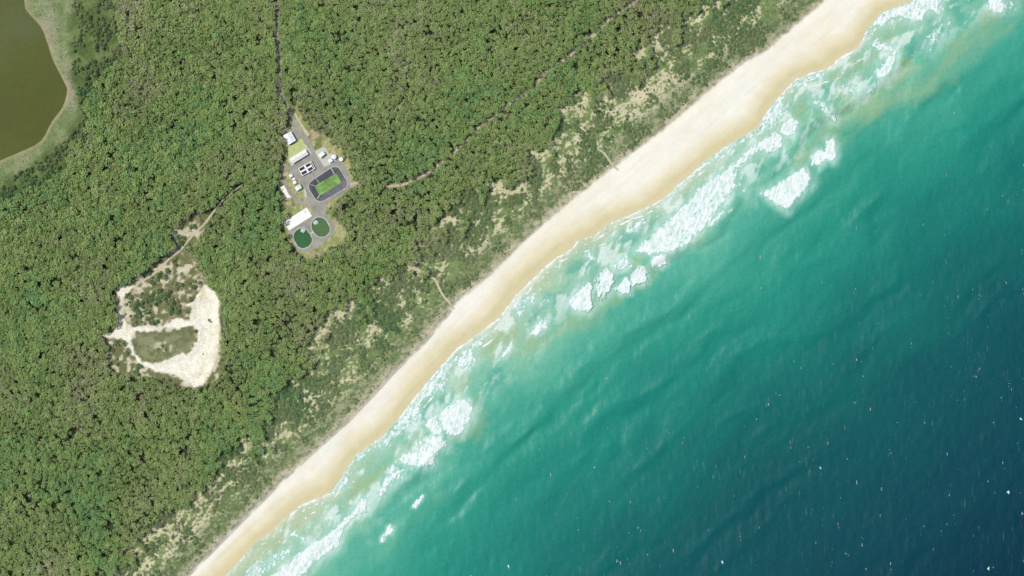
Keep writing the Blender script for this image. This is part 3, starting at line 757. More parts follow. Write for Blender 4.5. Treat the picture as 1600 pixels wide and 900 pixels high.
YARD = [(456.6, 184), (459.3, 182.6), (464, 190), (471, 202), (484, 220), (492, 234.7), (497, 246), (507, 261), (520, 255.5), (527, 248), (532, 252), (539, 261), (546, 273), (550, 285), (546, 296), (535, 304), (518, 314), (510, 322), (510, 334), (518, 345), (523, 353), (523, 362), (518, 370), (508, 378), (497, 386), (485, 393), (473, 395), (464, 391), (458, 382), (455, 371), (451, 360), (470, 350), (489, 338.5), (486.5, 323), (477, 313), (480.5, 308), (475.5, 297), (472, 290), (466, 284), (457, 276), (452, 267), (454, 259.3), (459, 257), (484, 242.5), (487, 239.5), (482, 230), (472.3, 215.3), (464, 217.5), (456, 205), (459.5, 199)]
sheet("service_yard", YARD, GZ + 0.05, M['asphalt'], [POND, RP_E, RP_W])
lay("service_road", [(455, 262), (446, 264.5), (440.5, 270), (442, 279), (447, 288), (452, 297), (458, 306), (464, 313), (474, 317), (487, 319)], 5.6, M['asphalt'], 0.035)
sheet("lawn", [(452.5, 228.5), (463.6, 220.8), (471.8, 216), (477.5, 227), (478.5, 232.5), (452, 248), (450.5, 243), (450.5, 232)], GZ + 0.03, M['lawn'])
sheet("concrete_apron", [(476.5, 227), (478.2, 226.8), (487.3, 239.5), (484.5, 242.8), (460.5, 257), (455, 259.5), (450.5, 249), (478, 232.6)], GZ + 0.075, M['concrete'])
sheet("concrete_pad", [(492, 236.5), (505.3, 229.8), (510, 232), (513.5, 240), (520, 241.5), (526.3, 243), (526.5, 250), (520, 255.5), (507, 261.3), (497, 246)], GZ + 0.08, M['concrete'])
lay("dirt_path", [(461, 178), (468, 190), (476, 203), (483, 212)], 4.0, M['track'], 0.03, jitter=0.4)
lay("dirt_path", [(441, 208), (449, 203), (457, 198)], 5.0, M['track'], 0.03, jitter=0.3)
lay("dirt_path", [(548, 288), (556, 286.5), (566, 286)], 3.0, M['track'], 0.07, jitter=0.3)
sheet("verge_slab", [(474.5, 296), (476.5, 295), (480, 303), (479, 309), (476.5, 307)], GZ + 0.06, M['concrete'])

# local building frame: an Empty at the base centre, parts in metres
def rect_frame(corners):
    P = [np.array([wx(x), wy(y)]) for x, y in corners]
    c = sum(P) / 4; u = (P[1] - P[0] + P[2] - P[3]) / 2; v = (P[3] - P[0] + P[2] - P[1]) / 2
    return c, np.hypot(*u), np.hypot(*v), math.atan2(u[1], u[0])
def box(bm, x0, x1, y0, y1, z0, z1):
    vs = [bm.verts.new(c) for c in ((x0, y0, z0), (x1, y0, z0), (x1, y1, z0), (x0, y1, z0), (x0, y0, z1), (x1, y0, z1), (x1, y1, z1), (x0, y1, z1))]
    for f in ((3, 2, 1, 0), (4, 5, 6, 7), (0, 1, 5, 4), (1, 2, 6, 5), (2, 3, 7, 6), (3, 0, 4, 7)): bm.faces.new([vs[i] for i in f])
def cyl(bm, x, y, z0, z1, r0, r1, n=24, cap=True):
    a = [bm.verts.new((x + r0 * math.cos(2 * math.pi * i / n), y + r0 * math.sin(2 * math.pi * i / n), z0)) for i in range(n)]
    b = [bm.verts.new((x + r1 * math.cos(2 * math.pi * i / n), y + r1 * math.sin(2 * math.pi * i / n), z1)) for i in range(n)]
    for i in range(n): bm.faces.new((a[i], a[(i + 1) % n], b[(i + 1) % n], b[i]))
    if cap: bm.faces.new(b); bm.faces.new(a[::-1])
def BX(name, mat, parent, *boxes):
    b = bmesh.new()
    for q in boxes: box(b, *q)
    return bmobj(name, b, mat, parent)

def building(name, corners, h, rise, roof_mat, label, cat, door_side=-1, gable=True, windows=2, vents=1):
    c, L, D, rz = rect_frame(corners)
    r = empty(name, (c[0], c[1], GZ), rz); tag(r, label, cat)
    l, d = L / 2 - 0.35, D / 2 - 0.35
    b = bmesh.new(); box(b, -l, l, -d, d, 0, h)
    if gable:
        for sx in (-1, 1):
            x = sx * (l - 0.01)
            vs = [bm_v for bm_v in (b.verts.new((x, -d, h)), b.verts.new((x, d, h)), b.verts.new((x, 0, h + rise * d / (D / 2))))]
            b.faces.new(vs if sx > 0 else vs[::-1])
    bmobj("wall", b, M['wall'], r)
    b = bmesh.new(); n = max(6, int(L / 0.75)); th = 0.08
    def surf(x0, x1, lift):
        if gable: prof = [(-D / 2, h - 0.05), (0, h + rise), (D / 2, h - 0.05)]
        else: prof = [(-D / 2, h + 0.05), (D / 2, h + 0.05 + rise)]
        for (y0, z0), (y1, z1) in zip(prof[:-1], prof[1:]):
            q = [b.verts.new(v) for v in ((x0, y0, z0 + lift), (x1, y0, z0 + lift), (x1, y1, z1 + lift), (x0, y1, z1 + lift), (x0, y0, z0), (x1, y0, z0), (x1, y1, z1), (x0, y1, z1))]
            for f in ((0, 1, 2, 3), (7, 6, 5, 4), (0, 4, 5, 1), (2, 6, 7, 3), (1, 5, 6, 2), (0, 3, 7, 4)): b.faces.new([q[i] for i in f])
    surf(-L / 2, L / 2, th)
    rf = bmobj("roof", b, roof_mat, r)
    b = bmesh.new()
    for i in range(n + 1):                         # standing ribs of the roof sheeting
        x = -L / 2 + 0.1 + (L - 0.2) * i / n
        surf(x - 0.03, x + 0.03, th + 0.06)
    o = bmobj("roof_rib", b, roof_mat, rf)
    if gable: BX("ridge_cap", roof_mat, rf, (-L / 2 - .02, L / 2 + .02, -0.18, 0.18, h + rise + 0.05, h + rise + 0.2))
    for k in range(vents):
        x = -L / 2 + L * (k + 1) / (vents + 1)
        b = bmesh.new(); cyl(b, x, D * 0.22, h + rise * 0.4, h + rise + 0.45, 0.28, 0.28, 12); cyl(b, x, D * 0.22, h + rise + 0.45, h + rise + 0.6, 0.4, 0.15, 12)
        bmobj("roof_vent", b, M['steel'], rf)
    y = door_side * d
    y0, y1 = (y - 0.06, y + 0.02) if door_side < 0 else (y - 0.02, y + 0.06)
    dr = BX("door", M['door'], r, (-l * 0.5 - 1.2, -l * 0.5 + 1.2, y0, y1, 0.02, min(2.6, h - 0.4)))
    BX("handle", M['steel'], dr, (-l * 0.5 + 0.9, -l * 0.5 + 1.0, y0 - 0.05 if door_side < 0 else y1, y0 if door_side < 0 else y1 + 0.05, 1.0, 1.2))
    for k in range(windows):
        x = l * (0.1 + 0.75 * k / max(1, windows - 1))
        w = BX("window", M['glass'], r, (x - 0.6, x + 0.6, y0 + 0.01, y1 - 0.01, 1.1, 2.1))
        BX("frame", M['roof_white'], w, (x - .68, x + .68, y0, y1, 2.1, 2.18), (x - .68, x + .68, y0, y1, 1.02, 1.1), (x - .68, x - .6, y0, y1, 1.1, 2.1), (x + .6, x + .68, y0, y1, 1.1, 2.1))
    BX("gutter", M['steel'], r, (-L / 2, L / 2, -D / 2 - 0.14, -D / 2 - 0.01, h - 0.2, h - 0.06))
    return r
building("workshop_shed", [(443.3, 212.7), (452, 227.3), (463.3, 219.7), (455.3, 205.3)], 3.6, 0.9, M['roof_white'], "white roofed shed at the entry road, half under the trees", "shed", 1, True, 1, 1)
building("long_building", [(458.9, 256.4), (481.6, 241.2), (479, 233.3), (452, 248.7)], 3.4, 0.7, M['roof_cream'], "long cream roofed building between the lawn and the four cell tank", "building", -1, True, 3, 2)
building("pump_house", [(461, 293.3), (464.8, 299), (472.7, 294), (469.2, 288)], 3.2, 0.4, M['roof_green'], "small square building with pale green roof west of the lined pond", "building", 1, True, 1, 0)
building("switch_room", [(496.7, 242.8), (502, 246.9), (508.7, 241.6), (505.6, 236.2)], 3.8, 0.25, M['roof_cream'], "flat roofed building casting a dark shadow on the eastern concrete pad", "building", 1, False, 1, 0)
building("dosing_shed", [(512.7, 250.7), (515.4, 255.6), (520.7, 252), (518.4, 247.5)], 2.8, 0.2, M['roof_white'], "small pale shed between the flat roofed building and the lined pond", "shed", 1, False, 0, 0)

def storage_tank(x, y, rpx, h, label):
    r = empty("storage_tank", (wx(x), wy(y), GZ)); tag(r, label, "tank", "round storage tanks on the east side of the plant")
    R = rpx * S
    b = bmesh.new(); cyl(b, 0, 0, 0.08, h, R, R, 32); bmobj("shell", b, M['white_tank'], r)
    b = bmesh.new(); cyl(b, 0, 0, h + 0.003, h + 0.45, R + 0.06, 0.25, 32); rf = bmobj("roof", b, M['roof_white'], r)
    b = bmesh.new(); cyl(b, 0.6 * R, 0, h + 0.05, h + 0.4, 0.28, 0.28, 12); bmobj("hatch", b, M['steel'], rf)
    BX("ladder", M['steel'], r, (R + .05, R + .1, -.25, -.2, .1, h), (R + .05, R + .1, .2, .25, .1, h), *[(R + .06, R + .09, -.2, .2, z, z + .04) for z in np.arange(.4, h, .35)])
    return r
storage_tank(522.5, 245.6, 3.6, 3.4, "white round tank at the corner of the eastern concrete pad")
storage_tank(533.7, 249.3, 3.2, 3.0, "white round tank standing alone beside the dry grass, eastmost of the plant")

# --- four-cell tank block
c0 = (480.2, 264.0)
u = np.array([0.868, -0.497]); v = np.array([0.497, 0.868])
tk = empty("treatment_tank", (wx(c0[0]), wy(c0[1]), GZ), math.atan2(0.497, 0.868))
tag(tk, "concrete tank block with four dark open cells and a side channel", "water tank")
# cell centres measured from the photo -> local metres
def loc(px, py):
    d = np.array([px - c0[0], py - c0[1]]); return float(d @ u) * S, -float(d @ v) * S
cells = [((430 + a / 15, 220 + b / 15), w, h) for (a, b), w, h in (((640, 662), 8.4, 4.3), ((693, 750), 8.4, 4.3), ((781, 578), 7.2, 4.4), ((836, 662), 7.2, 4.3))]
wl = bmesh.new(); hw = 2.6; rect = []
for (p, w, h) in cells:
    x, y = loc(*p); w2, h2 = w * S / 2, h * S / 2; rect.append((x - w2, x + w2, y - h2, y + h2))
xs0 = min(r[0] for r in rect[:2]); xe0 = max(r[1] for r in rect[:2]); xs1 = min(r[0] for r in rect[2:]); xe1 = max(r[1] for r in rect[2:])
yA = (max(rect[0][3], rect[2][3]), min(rect[1][2], rect[3][2])); ym0 = (rect[0][2] + rect[2][2]) / 2; ym1 = (rect[1][3] + rect[3][3]) / 2
T_ = 0.55; ytop = yA[0] + T_; ybot = yA[1] - T_
xL = xs0 - T_; slot0 = xe1 + 0.5; slot1 = slot0 + 1.0; xR = slot1 + 0.5
def wbox(x0, x1, y0, y1, z1=hw): box(wl, x0, x1, y0, y1, -0.2, z1)
wbox(xL, xR, yA[0], ytop); wbox(xL, xR, ybot, yA[1])
wbox(xL, xs0, yA[1], yA[0]); wbox(xe0, xs1, yA[1], yA[0], hw + 0.12); wbox(xe1, slot0, yA[1], yA[0]); wbox(slot1, xR, yA[1], yA[0])
wbox(xs0, xe0, ym1, ym0); wbox(xs1, xe1, ym1, ym0)
bmobj("wall", wl, M['pale_concrete'], tk)
for (x0, x1) in ((xs0, xe0), (xs1, xe1)):
    for (y0, y1) in ((ym0, yA[0]), (yA[1], ym1)):
        BX("cell_water", M['dark_water'], tk, (x0, x1, y0, y1, 0.0, hw - 1.3))
BX("channel_water", M['olive_water'], tk, (slot0, slot1, yA[1], yA[0], 0, hw - 0.9))
BX("walkway", M['steel'], tk, (xe0 + .15, xs1 - .15, ybot - .5, ytop + .3, hw + 0.14, hw + 0.2))
for sx in (xe0 + .18, xs1 - .18):
    BX("handrail", M['steel'], tk, (sx - .03, sx + .03, ybot, ytop, hw + 1.1, hw + 1.15), *[(sx - .03, sx + .03, y, y + .05, hw + .2, hw + 1.1) for y in np.linspace(ybot, ytop - .05, 6)])
BX("valve_box", M['steel'], tk, (xe1 - 1.6, xe1 - 0.6, ybot - 1.0, ybot - 0.02, 0.05, 1.0))
# kerbs of the plant yard beside the tank
def kerb(name, a, b, w, h, mat, label, cat, group=None):
    p = np.array(a); q = np.array(b); L = np.hypot(*(q - p)) * S; m_ = (p + q) / 2
    r = obj(name, None); bpy.data.objects.remove(r)
    bm_ = bmesh.new(); box(bm_, -L / 2, L / 2, -w / 2, w / 2, 0.0, h)
    o = bmobj(name, bm_, mat); o.location = (wx(m_[0]), wy(m_[1]), GZ); o.rotation_euler = (0, 0, math.atan2(-(q - p)[1], (q - p)[0]))
    return tag(o, label, cat, group)
kerb("kerb", (457.5, 270), (465.5, 264.4), 0.4, 0.22, M['concrete'], "thin pale kerb running from the tank block to the western units", "kerb")
kerb("kerb", (467, 286.5), (470.8, 278), 0.4, 0.22, M['concrete'], "thin pale kerb between the pale green roof and the tank block", "kerb")

# --- lined ponds
def ring_mesh(loops):
    """loops: list of (pts, z), same count, outer to inner -> quad strips"""
    n = len(loops[0][0]); co = []; f = []
    for pts, z in loops:
        for x, y in pts: co.append((wx(x), wy(y), z))
    for k_ in range(len(loops) - 1):
        for i in range(n):
            j = (i + 1) % n; f.append((k_ * n + i, k_ * n + j, (k_ + 1) * n + j, (k_ + 1) * n + i))
    me = np_mesh("ring", np.array(co), np.array(f))
    b = bmesh.new(); b.from_mesh(me)
    if sum(q.normal.z * q.calc_area() for q in b.faces) < 0: bmesh.ops.reverse_faces(b, faces=b.faces)
    b.to_mesh(me); b.free(); return me
def shrink_to(poly, target, f):
    return [((1 - f) * a[0] + f * b[0], (1 - f) * a[1] + f * b[1]) for a, b in zip(poly, target)]
def centre(poly): return tuple(np.array(poly).mean(0))
N = 64
po = resample(POND, N)
pw0 = np.array(resample(PONDW, 256))
cpx, cpy = centre(po)
pin = []
for x, y in po:                                   # inner loop: the water outline seen in the same direction
    a = math.atan2(y - cpy, x - cpx); an = np.arctan2(pw0[:, 1] - cpy, pw0[:, 0] - cpx)
    pin.append(tuple(pw0[np.argmin(np.abs(np.angle(np.exp(1j * (an - a)))))]))
pd = empty("lined_pond", (0, 0, 0)); pd.location = (wx(cpx), wy(cpy), GZ)
tag(pd, "rectangular pond with rounded corners, dark liner banks and bright green water", "pond")
def child_at(name, me, mat, root):
    o = obj(name, me, mat, root); me.transform(Matrix.Translation(-Vector(root.location))); return o
deep = grow(pin, -2.0)
liner = child_at("liner", ring_mesh([(po, GZ + 0.12), (shrink_to(po, pin, 0.5), GZ - 1.3), (pin, GZ - 2.6), (deep, GZ - 3.4)]), M['liner'], pd)
child_at("rim", ring_mesh([(grow(po, 0.85), GZ + 0.02), (grow(po, 0.8), GZ + 0.2), (grow(po, 0.1), GZ + 0.2), (grow(po, -0.15), GZ + 0.05)]), M['concrete'], pd)
child_at("water", poly_mesh("water", grow(pin, 0.35), GZ - 2.55), M['algae'], pd)
def slope_pipe(a, b, w, root, name="inlet_chute", z0=0.28, z1=-2.3):
    p = Vector((wx(a[0]), wy(a[1]), GZ + z0)); q = Vector((wx(b[0]), wy(b[1]), GZ + z1)); d = q - p
    s_ = Vector((-d.y, d.x, 0)).normalized() * w / 2; bm_ = bmesh.new()
    up = Vector((0, 0, 0.25))
    vs = [bm_.verts.new(c) for c in (p - s_, q - s_, q + s_, p + s_, p - s_ + up, q - s_ + up, q + s_ + up, p + s_ + up)]
    for f in ((3, 2, 1, 0), (4, 5, 6, 7), (0, 1, 5, 4), (1, 2, 6, 5), (2, 3, 7, 6), (3, 0, 4, 7)): bm_.faces.new([vs[i] for i in f])
    bmesh.ops.recalc_face_normals(bm_, faces=bm_.faces)
    me = bpy.data.meshes.new(name); bm_.to_mesh(me); bm_.free(); return child_at(name, me, M['concrete'], root)
Z5 = lambda a, b: (475 + a / 12, 250 + b / 12)
slope_pipe(Z5(512, 155), Z5(575, 268), 0.9, pd)
slope_pipe(Z5(240, 358), Z5(292, 438), 0.8, pd)
slope_pipe(Z5(130, 462), Z5(232, 492), 0.6, pd)
slope_pipe(Z5(255, 728), Z5(300, 655), 1.1, pd)
slope_pipe(Z5(770, 552), Z5(728, 560), 0.9, pd, z1=-0.9)

def round_pond(poly, wmat, label, bank_width, pieces):
    p = resample(poly, 48); c = centre(p)
    r = empty("settling_pond", (wx(c[0]), wy(c[1]), GZ)); tag(r, label, "pond", "pair of green settling ponds at the south end of the plant")
    inn = grow(p, -bank_width)  # inner edge of the sloping bank between rim and water
    child_at("liner", ring_mesh([(p, GZ + 0.1), (inn, GZ - 0.75), (grow(inn, -1.0), GZ - 1.4)]), M['concrete'] if bank_width < 1 else M['pond_bank'], r)
    child_at("rim", ring_mesh([(grow(p, 1.0), GZ + 0.02), (grow(p, 0.95), GZ + 0.2), (grow(p, 0.1), GZ + 0.2), (grow(p, -0.15), GZ + 0.05)]), M['concrete'], r)
    child_at("water", poly_mesh("water", grow(inn, 0.3), GZ - 0.7), wmat, r)
    for a, b, w in pieces: slope_pipe(a, b, w, r, "concrete_inlet", 0.25, 0.0)
    return r
M['pond_bank'] = plain("algae_stained_bank", (0.11, 0.17, 0.10), 0.2, 0.5, 0.9)
Z7 = lambda a, b: (445 + a / 10.97, 330 + b / 10.97)
round_pond(RP_E, M['pond_olive'], "olive green settling pond with a pale shelf, right of its darker twin", 1.3, [(Z7(735, 180), Z7(768, 245), 1.2)])
round_pond(RP_W, M['pond_green'], "dark green settling pond, left of the olive one and beside the trees", 0.5, [(Z7(178, 530), Z7(205, 580), 1.2), (Z7(440, 395), Z7(495, 362), 1.6)])
def aerator(x, y, label):
    r = empty("floating_aerator", (wx(x), wy(y), GZ - 0.7)); tag(r, label, "aerator", "floating aerators on the settling ponds")
    b = bmesh.new(); cyl(b, 0, 0, 0.0, 0.35, 0.9, 0.7, 16); bmobj("float", b, M['roof_white'], r)
    b = bmesh.new(); cyl(b, 0, 0, 0.35, 1.1, 0.25, 0.25, 12); cyl(b, 0, 0, 1.1, 1.25, 0.4, 0.1, 12); bmobj("motor", b, M['steel'], r)
    b = bmesh.new(); n = 26; cv_ = b.verts.new((0, 0, 0.16)); rings = []
    for k_, (rad, z) in enumerate(((0.9, .15), (1.5, .2), (2.1, .05))):
        rings.append([b.verts.new((rad * (1 + random.uniform(-.3, .3) * (k_ > 0)) * math.cos(2 * math.pi * i / n), rad * (1 + random.uniform(-.3, .3) * (k_ > 0)) * math.sin(2 * math.pi * i / n), z + random.uniform(0, .12))) for i in range(n)])
    for i in range(n):
        j = (i + 1) % n
        for a_, b_ in zip(rings[:-1], rings[1:]): b.faces.new((b_[i], b_[j], a_[j], a_[i]))
    bmobj("spray", b, M['spray'], r)
aerator(*Z7(312, 332), "foaming aerator floating at the top of the dark green pond")
aerator(*Z7(532, 192), "foaming aerator floating at the upper left of the olive pond")

# --- white drying slab
c, L, D, rz = rect_frame([(452, 360), (488, 338), (479.6, 324), (444, 347.5)])
sb = empty("drying_bed", (c[0], c[1], GZ), rz); tag(sb, "large bare white concrete slab beside the settling ponds, shaded by trees on its left end", "concrete slab")
nb = 6
for i in range(nb):
    x0 = -L / 2 + L * i / nb + 0.03; x1 = -L / 2 + L * (i + 1) / nb - 0.03
    for y0, y1 in ((-D / 2, -0.03), (0.03, D / 2)):
        BX("slab", M['pale_concrete'], sb, (x0, x1, y0, y1, -0.3, 0.2 + random.uniform(-.012, .012)))
BX("kerb", M['concrete'], sb, (-L / 2, L / 2, -D / 2 - .25, -D / 2 - .002, -.2, .32)); BX("kerb", M['concrete'], sb, (-L / 2, L / 2, D / 2 + .002, D / 2 + .25, -.2, .32))
BX("sump", M['concrete'], sb, (L / 2 - 4.2, L / 2 - 2.2, D / 2 - 3.4, D / 2 - 1.0, .19, .5)); BX("sump_cover", M['steel'], sb, (L / 2 - 3.9, L / 2 - 2.5, D / 2 - 3.1, D / 2 - 1.3, .5, .56))

# --- plant units west of the yard
def unit(name, x, y, L, D, H, rz, mat, label, cat, group=None, lid=True):
    r = empty(name, (wx(x), wy(y), GZ), math.radians(rz)); tag(r, label, cat, group)
    BX("plinth", M['concrete'], r, (-L / 2 - .25, L / 2 + .25, -D / 2 - .25, D / 2 + .25, -.1, .15))
    BX("cabinet", mat, r, (-L / 2, L / 2, -D / 2, D / 2, .15, H))
    BX("lid", mat, r, (-L / 2 - .08, L / 2 + .08, -D / 2 - .08, D / 2 + .08, H + .002, H + .1))
    dr = BX("door", M['door'], r, (-L / 2 + .2, L / 2 - .2, -D / 2 - .04, -D / 2 + .01, .3, H - .2))
    BX("handle", M['steel'], dr, (L / 2 - .5, L / 2 - .4, -D / 2 - .09, -D / 2 - .04, H * .45, H * .6))
    BX("vent", M['steel'], r, (-L * .2, L * .2, -D * .2, D * .2, H + .102, H + .32))
    return r
unit("plant_cabinet", 455.2, 274.8, 3.0, 2.6, 2.2, 30, M['roof_white'], "white cabinet at the head of the western row of units", "cabinet", "row of plant units")
unit("plant_cabinet", 459.5, 280.0, 2.6, 1.8, 1.2, 30, M['roof_cream'], "low cream cabinet in the middle of the western row of units", "cabinet", "row of plant units")
unit("plant_cabinet", 461.0, 285.4, 3.1, 2.6, 1.9, 30, M['white_tank'], "off white cabinet next to the pale green roof", "cabinet", "row of plant units")
# worn slab with gear, west of the loop road
ws = empty("storage_slab", (wx(446.5), wy(300), GZ), math.radians(-58)); tag(ws, "narrow pale storage slab with bits of gear west of the loop road", "concrete slab")
for i in range(4): BX("slab", M['pale_concrete'], ws, (-6.2 + 3.1 * i + .03, -3.1 + 3.1 * i - .03, -1.9 + 0.35 * (i > 1), 1.9 - 0.5 * (i > 1), -.2, .16 + .015 * (i % 2)))
BX("sump_cover", M['steel'], ws, (-0.6, 0.7, -.6, .5, .19, .32))
unit("pallet_crate", 441.8, 296.2, 1.3, 1.1, .9, -58, M['concrete'], "grey crate on the upper end of the western storage slab", "crate")
unit("pallet_crate", 454, 307.6, 1.7, 1.2, .9, 10, M['white_tank'], "white crate at the lower end of the western storage slab", "crate")
# yellow skip by the entry road
sk = empty("skip_bin", (wx(491.7), wy(227), GZ), math.radians(-80)); tag(sk, "small yellow bin on the grass east of the entry road", "bin")
BX("body", M['yellow'], sk, (-1.3, 1.3, -.75, -.68, .1, 1.1), (-1.3, 1.3, .68, .75, .1, 1.1), (-1.3, -1.23, -.68, .68, .1, 1.1), (1.23, 1.3, -.68, .68, .1, 1.1), (-1.23, 1.23, -.68, .68, .1, .2))
BX("load", M['lawn'], sk, (-1.22, 1.22, -.67, .67, .21, .85))
for sx in (-1, 1): BX("foot", M['steel'], sk, (sx * .9 - .1, sx * .9 + .1, -.6, .6, 0, .098))

# ------------------------------------------------------------------ trees
def leaf_cloud(r_, lobes, per, leaf, flat=0.8):
    """leaf clumps as many small quads spread over several lobes"""
    co = []; f = []
    for (lx, ly, lz, lr) in lobes:
        for _ in range(per):
            d = r_.normal(size=3); d /= np.linalg.norm(d)
            if d[2] < -0.35: d[2] *= -1
            rad = lr * (0.65 + 0.4 * r_.random())
            c = np.array([lx, ly, lz]) + d * rad * np.array([1, 1, flat])
            nrm = d * 0.8 + r_.normal(size=3) * 0.4 + np.array([0, 0, 0.85]); nrm /= np.linalg.norm(nrm)
            a = np.cross(nrm, r_.normal(size=3)); a /= np.linalg.norm(a); b = np.cross(nrm, a)
            s1 = leaf * (0.6 + 0.8 * r_.random()); s2 = s1 * (0.55 + 0.4 * r_.random())
            k_ = len(co)
            co += [c - a * s1, c - b * s2, c + a * s1 * 0.9, c + b * s2]
            f.append((k_, k_ + 1, k_ + 2, k_ + 3))
    return co, f
def tube(p, q, r0, r1, n=5):
    p = np.array(p, float); q = np.array(q, float); d = q - p; d /= np.linalg.norm(d)
    a = np.cross(d, [0.3, 0.9, 0.1]); a /= np.linalg.norm(a); b = np.cross(d, a)
    co = [p + r0 * (math.cos(t) * a + math.sin(t) * b) for t in np.linspace(0, 2 * math.pi, n + 1)[:-1]]
    co += [q + r1 * (math.cos(t) * a + math.sin(t) * b) for t in np.linspace(0, 2 * math.pi, n + 1)[:-1]]
    f = [(i, (i + 1) % n, n + (i + 1) % n, n + i) for i in range(n)]
    return co, f
def joinl(parts):
    co = []; f = []
    for c, g in parts:
        b = len(co); co += list(c); f += [tuple(i + b for i in q) for q in g]
    return co, f
def tree_parts(seed, height, kind):
    """unit tree: crown radius 1, trunk and limbs reaching into the lobes"""
    r_ = np.random.default_rng(seed); lobes = []
    if kind == 'tree':
        nl = int(r_.integers(11, 16)); lobes.append((0, 0, height - 0.5, 0.32))
        for i in range(nl):
            a = i * 2.399 + r_.random() * 0.8; rr = 0.25 + 0.62 * math.sqrt(r_.random())
            lobes.append((rr * math.cos(a), rr * math.sin(a), height - 0.55 - 0.5 * rr + r_.normal() * 0.2, 0.17 + 0.15 * r_.random()))
        co, f = leaf_cloud(r_, lobes, 17, 0.112)
    else:
        nl = int(r_.integers(6, 9)); lobes.append((0, 0, height - 0.45, 0.5))
        for i in range(nl):
            a = i * 2.399 + r_.random(); rr = 0.35 + 0.35 * r_.random()
            lobes.append((rr * math.cos(a), rr * math.sin(a), height - 0.6 - 0.35 * rr + r_.normal() * 0.08, 0.34 + 0.14 * r_.random()))
        co, f = leaf_cloud(r_, lobes, 22, 0.14, 0.75)
    th = height - 1.2 if kind == 'tree' else height * 0.3
    tr = [tube((0, 0, -0.05), (0.03, 0.02, th), 0.085, 0.05)]
    for (x, y, z, q) in lobes[::2]: tr.append(tube((0.03, 0.02, th * (0.75 + 0.2 * r_.random())), (x * .85, y * .85, z), 0.04, 0.012, 4))
    return (co, f), joinl(tr)
PROTO = {'tree': [], 'shrub': []}; CROWN = {'tree': [], 'shrub': []}; TRUNK = {'tree': [], 'shrub': []}
lib = {k_: bpy.data.collections.new(k_ + "_kinds") for k_ in PROTO}          # never linked to the scene
for kind, nv, hh in (('tree', 9, 3.0), ('shrub', 7, 1.15)):
    for i in range(nv):
        h = hh * (0.9 + 0.2 * i / nv)
        (cc, cf), (tc, tf) = tree_parts(100 + i * 7 + (50 if kind == 'shrub' else 0), h, kind)
        lm = M['leaf'] if kind == 'tree' else M['shrub_leaf']
        me = np_mesh("crown", np.array(cc), np.array(cf)); me.materials.append(lm); CROWN[kind].append(me)
        mt = np_mesh("trunk", np.array(tc), np.array(tf)); mt.materials.append(M['bark']); TRUNK[kind].append(mt)
        jc, jf = joinl([(cc, cf), (tc, tf)])
        mj = np_mesh(kind, np.array(jc), np.array(jf)); mj.materials.append(lm); mj.materials.append(M['bark'])
        mi = np.zeros(len(jf), np.int32); mi[len(cf):] = 1; mj.polygons.foreach_set("material_index", mi)
        o = bpy.data.objects.new("%s_kind_%02d" % (kind, i), mj); lib[kind].objects.link(o)
def scatter_group(kind):
    ng = bpy.data.node_groups.new("scatter_" + kind, 'GeometryNodeTree')
    ng.interface.new_socket("Geometry", in_out='INPUT', socket_type='NodeSocketGeometry')
    ng.interface.new_socket("Geometry", in_out='OUTPUT', socket_type='NodeSocketGeometry')
    gi = ng.nodes.new("NodeGroupInput"); go = ng.nodes.new("NodeGroupOutput")
    ip = ng.nodes.new("GeometryNodeInstanceOnPoints"); ci = ng.nodes.new("GeometryNodeCollectionInfo")
    ci.inputs["Collection"].default_value = lib[kind]; ci.inputs["Separate Children"].default_value = True; ci.inputs["Reset Children"].default_value = True
    def na(n, ty):
        q = ng.nodes.new("GeometryNodeInputNamedAttribute"); q.data_type = ty; q.inputs["Name"].default_value = n; return q.outputs["Attribute"]
    L = ng.links.new
    cb = ng.nodes.new("ShaderNodeCombineXYZ"); L(na("rot", 'FLOAT'), cb.inputs[2])
    L(gi.outputs[0], ip.inputs["Points"]); L(ci.outputs[0], ip.inputs["Instance"]); ip.inputs["Pick Instance"].default_value = True
    L(na("pick", 'INT'), ip.inputs["Instance Index"]); L(cb.outputs[0], ip.inputs["Rotation"])
    L(na("size", 'FLOAT_VECTOR'), ip.inputs["Scale"]); L(ip.outputs[0], go.inputs[0])
    return ng
NG = {k_: scatter_group(k_) for k_ in PROTO}
def scatter(name, kind, px, py, rad, hf, label, cat):
    n = len(px); me = bpy.data.meshes.new(name); me.vertices.add(n)
    co = np.stack([wx(px), wy(py), ground_z(px, py)], -1).astype(np.float32); me.vertices.foreach_set("co", co.ravel())
    a = me.attributes.new("rot", 'FLOAT', 'POINT'); a.data.foreach_set("value", (rng.random(n) * 6.283).astype(np.float32))
    a = me.attributes.new("pick", 'INT', 'POINT'); a.data.foreach_set("value", rng.integers(0, len(CROWN[kind]), n).astype(np.int32))
    r = rad * S; a = me.attributes.new("size", 'FLOAT_VECTOR', 'POINT')
    a.data.foreach_set("vector", np.stack([r, r, r * hf], -1).astype(np.float32).ravel())
    o = obj(name, me); md = o.modifiers.new("scatter", 'NODES'); md.node_group = NG[kind]
    return tag(o, label, cat, kind='stuff')
def plant(name, kind, px, py, rad, hf, label, cat, group=None):
    i = random.randrange(len(CROWN[kind])); r = rad * S
    o = empty(name, (wx(px), wy(py), float(ground_z(np.array(px), np.array(py)))), random.random() * 6.283)
    o.scale = (r, r, r * hf); tag(o, label, cat, group)
    c = bpy.data.objects.new("crown", CROWN[kind][i]); COL.objects.link(c); c.parent = o
    t = bpy.data.objects.new("trunk", TRUNK[kind][i]); COL.objects.link(t); t.parent = o
    return o
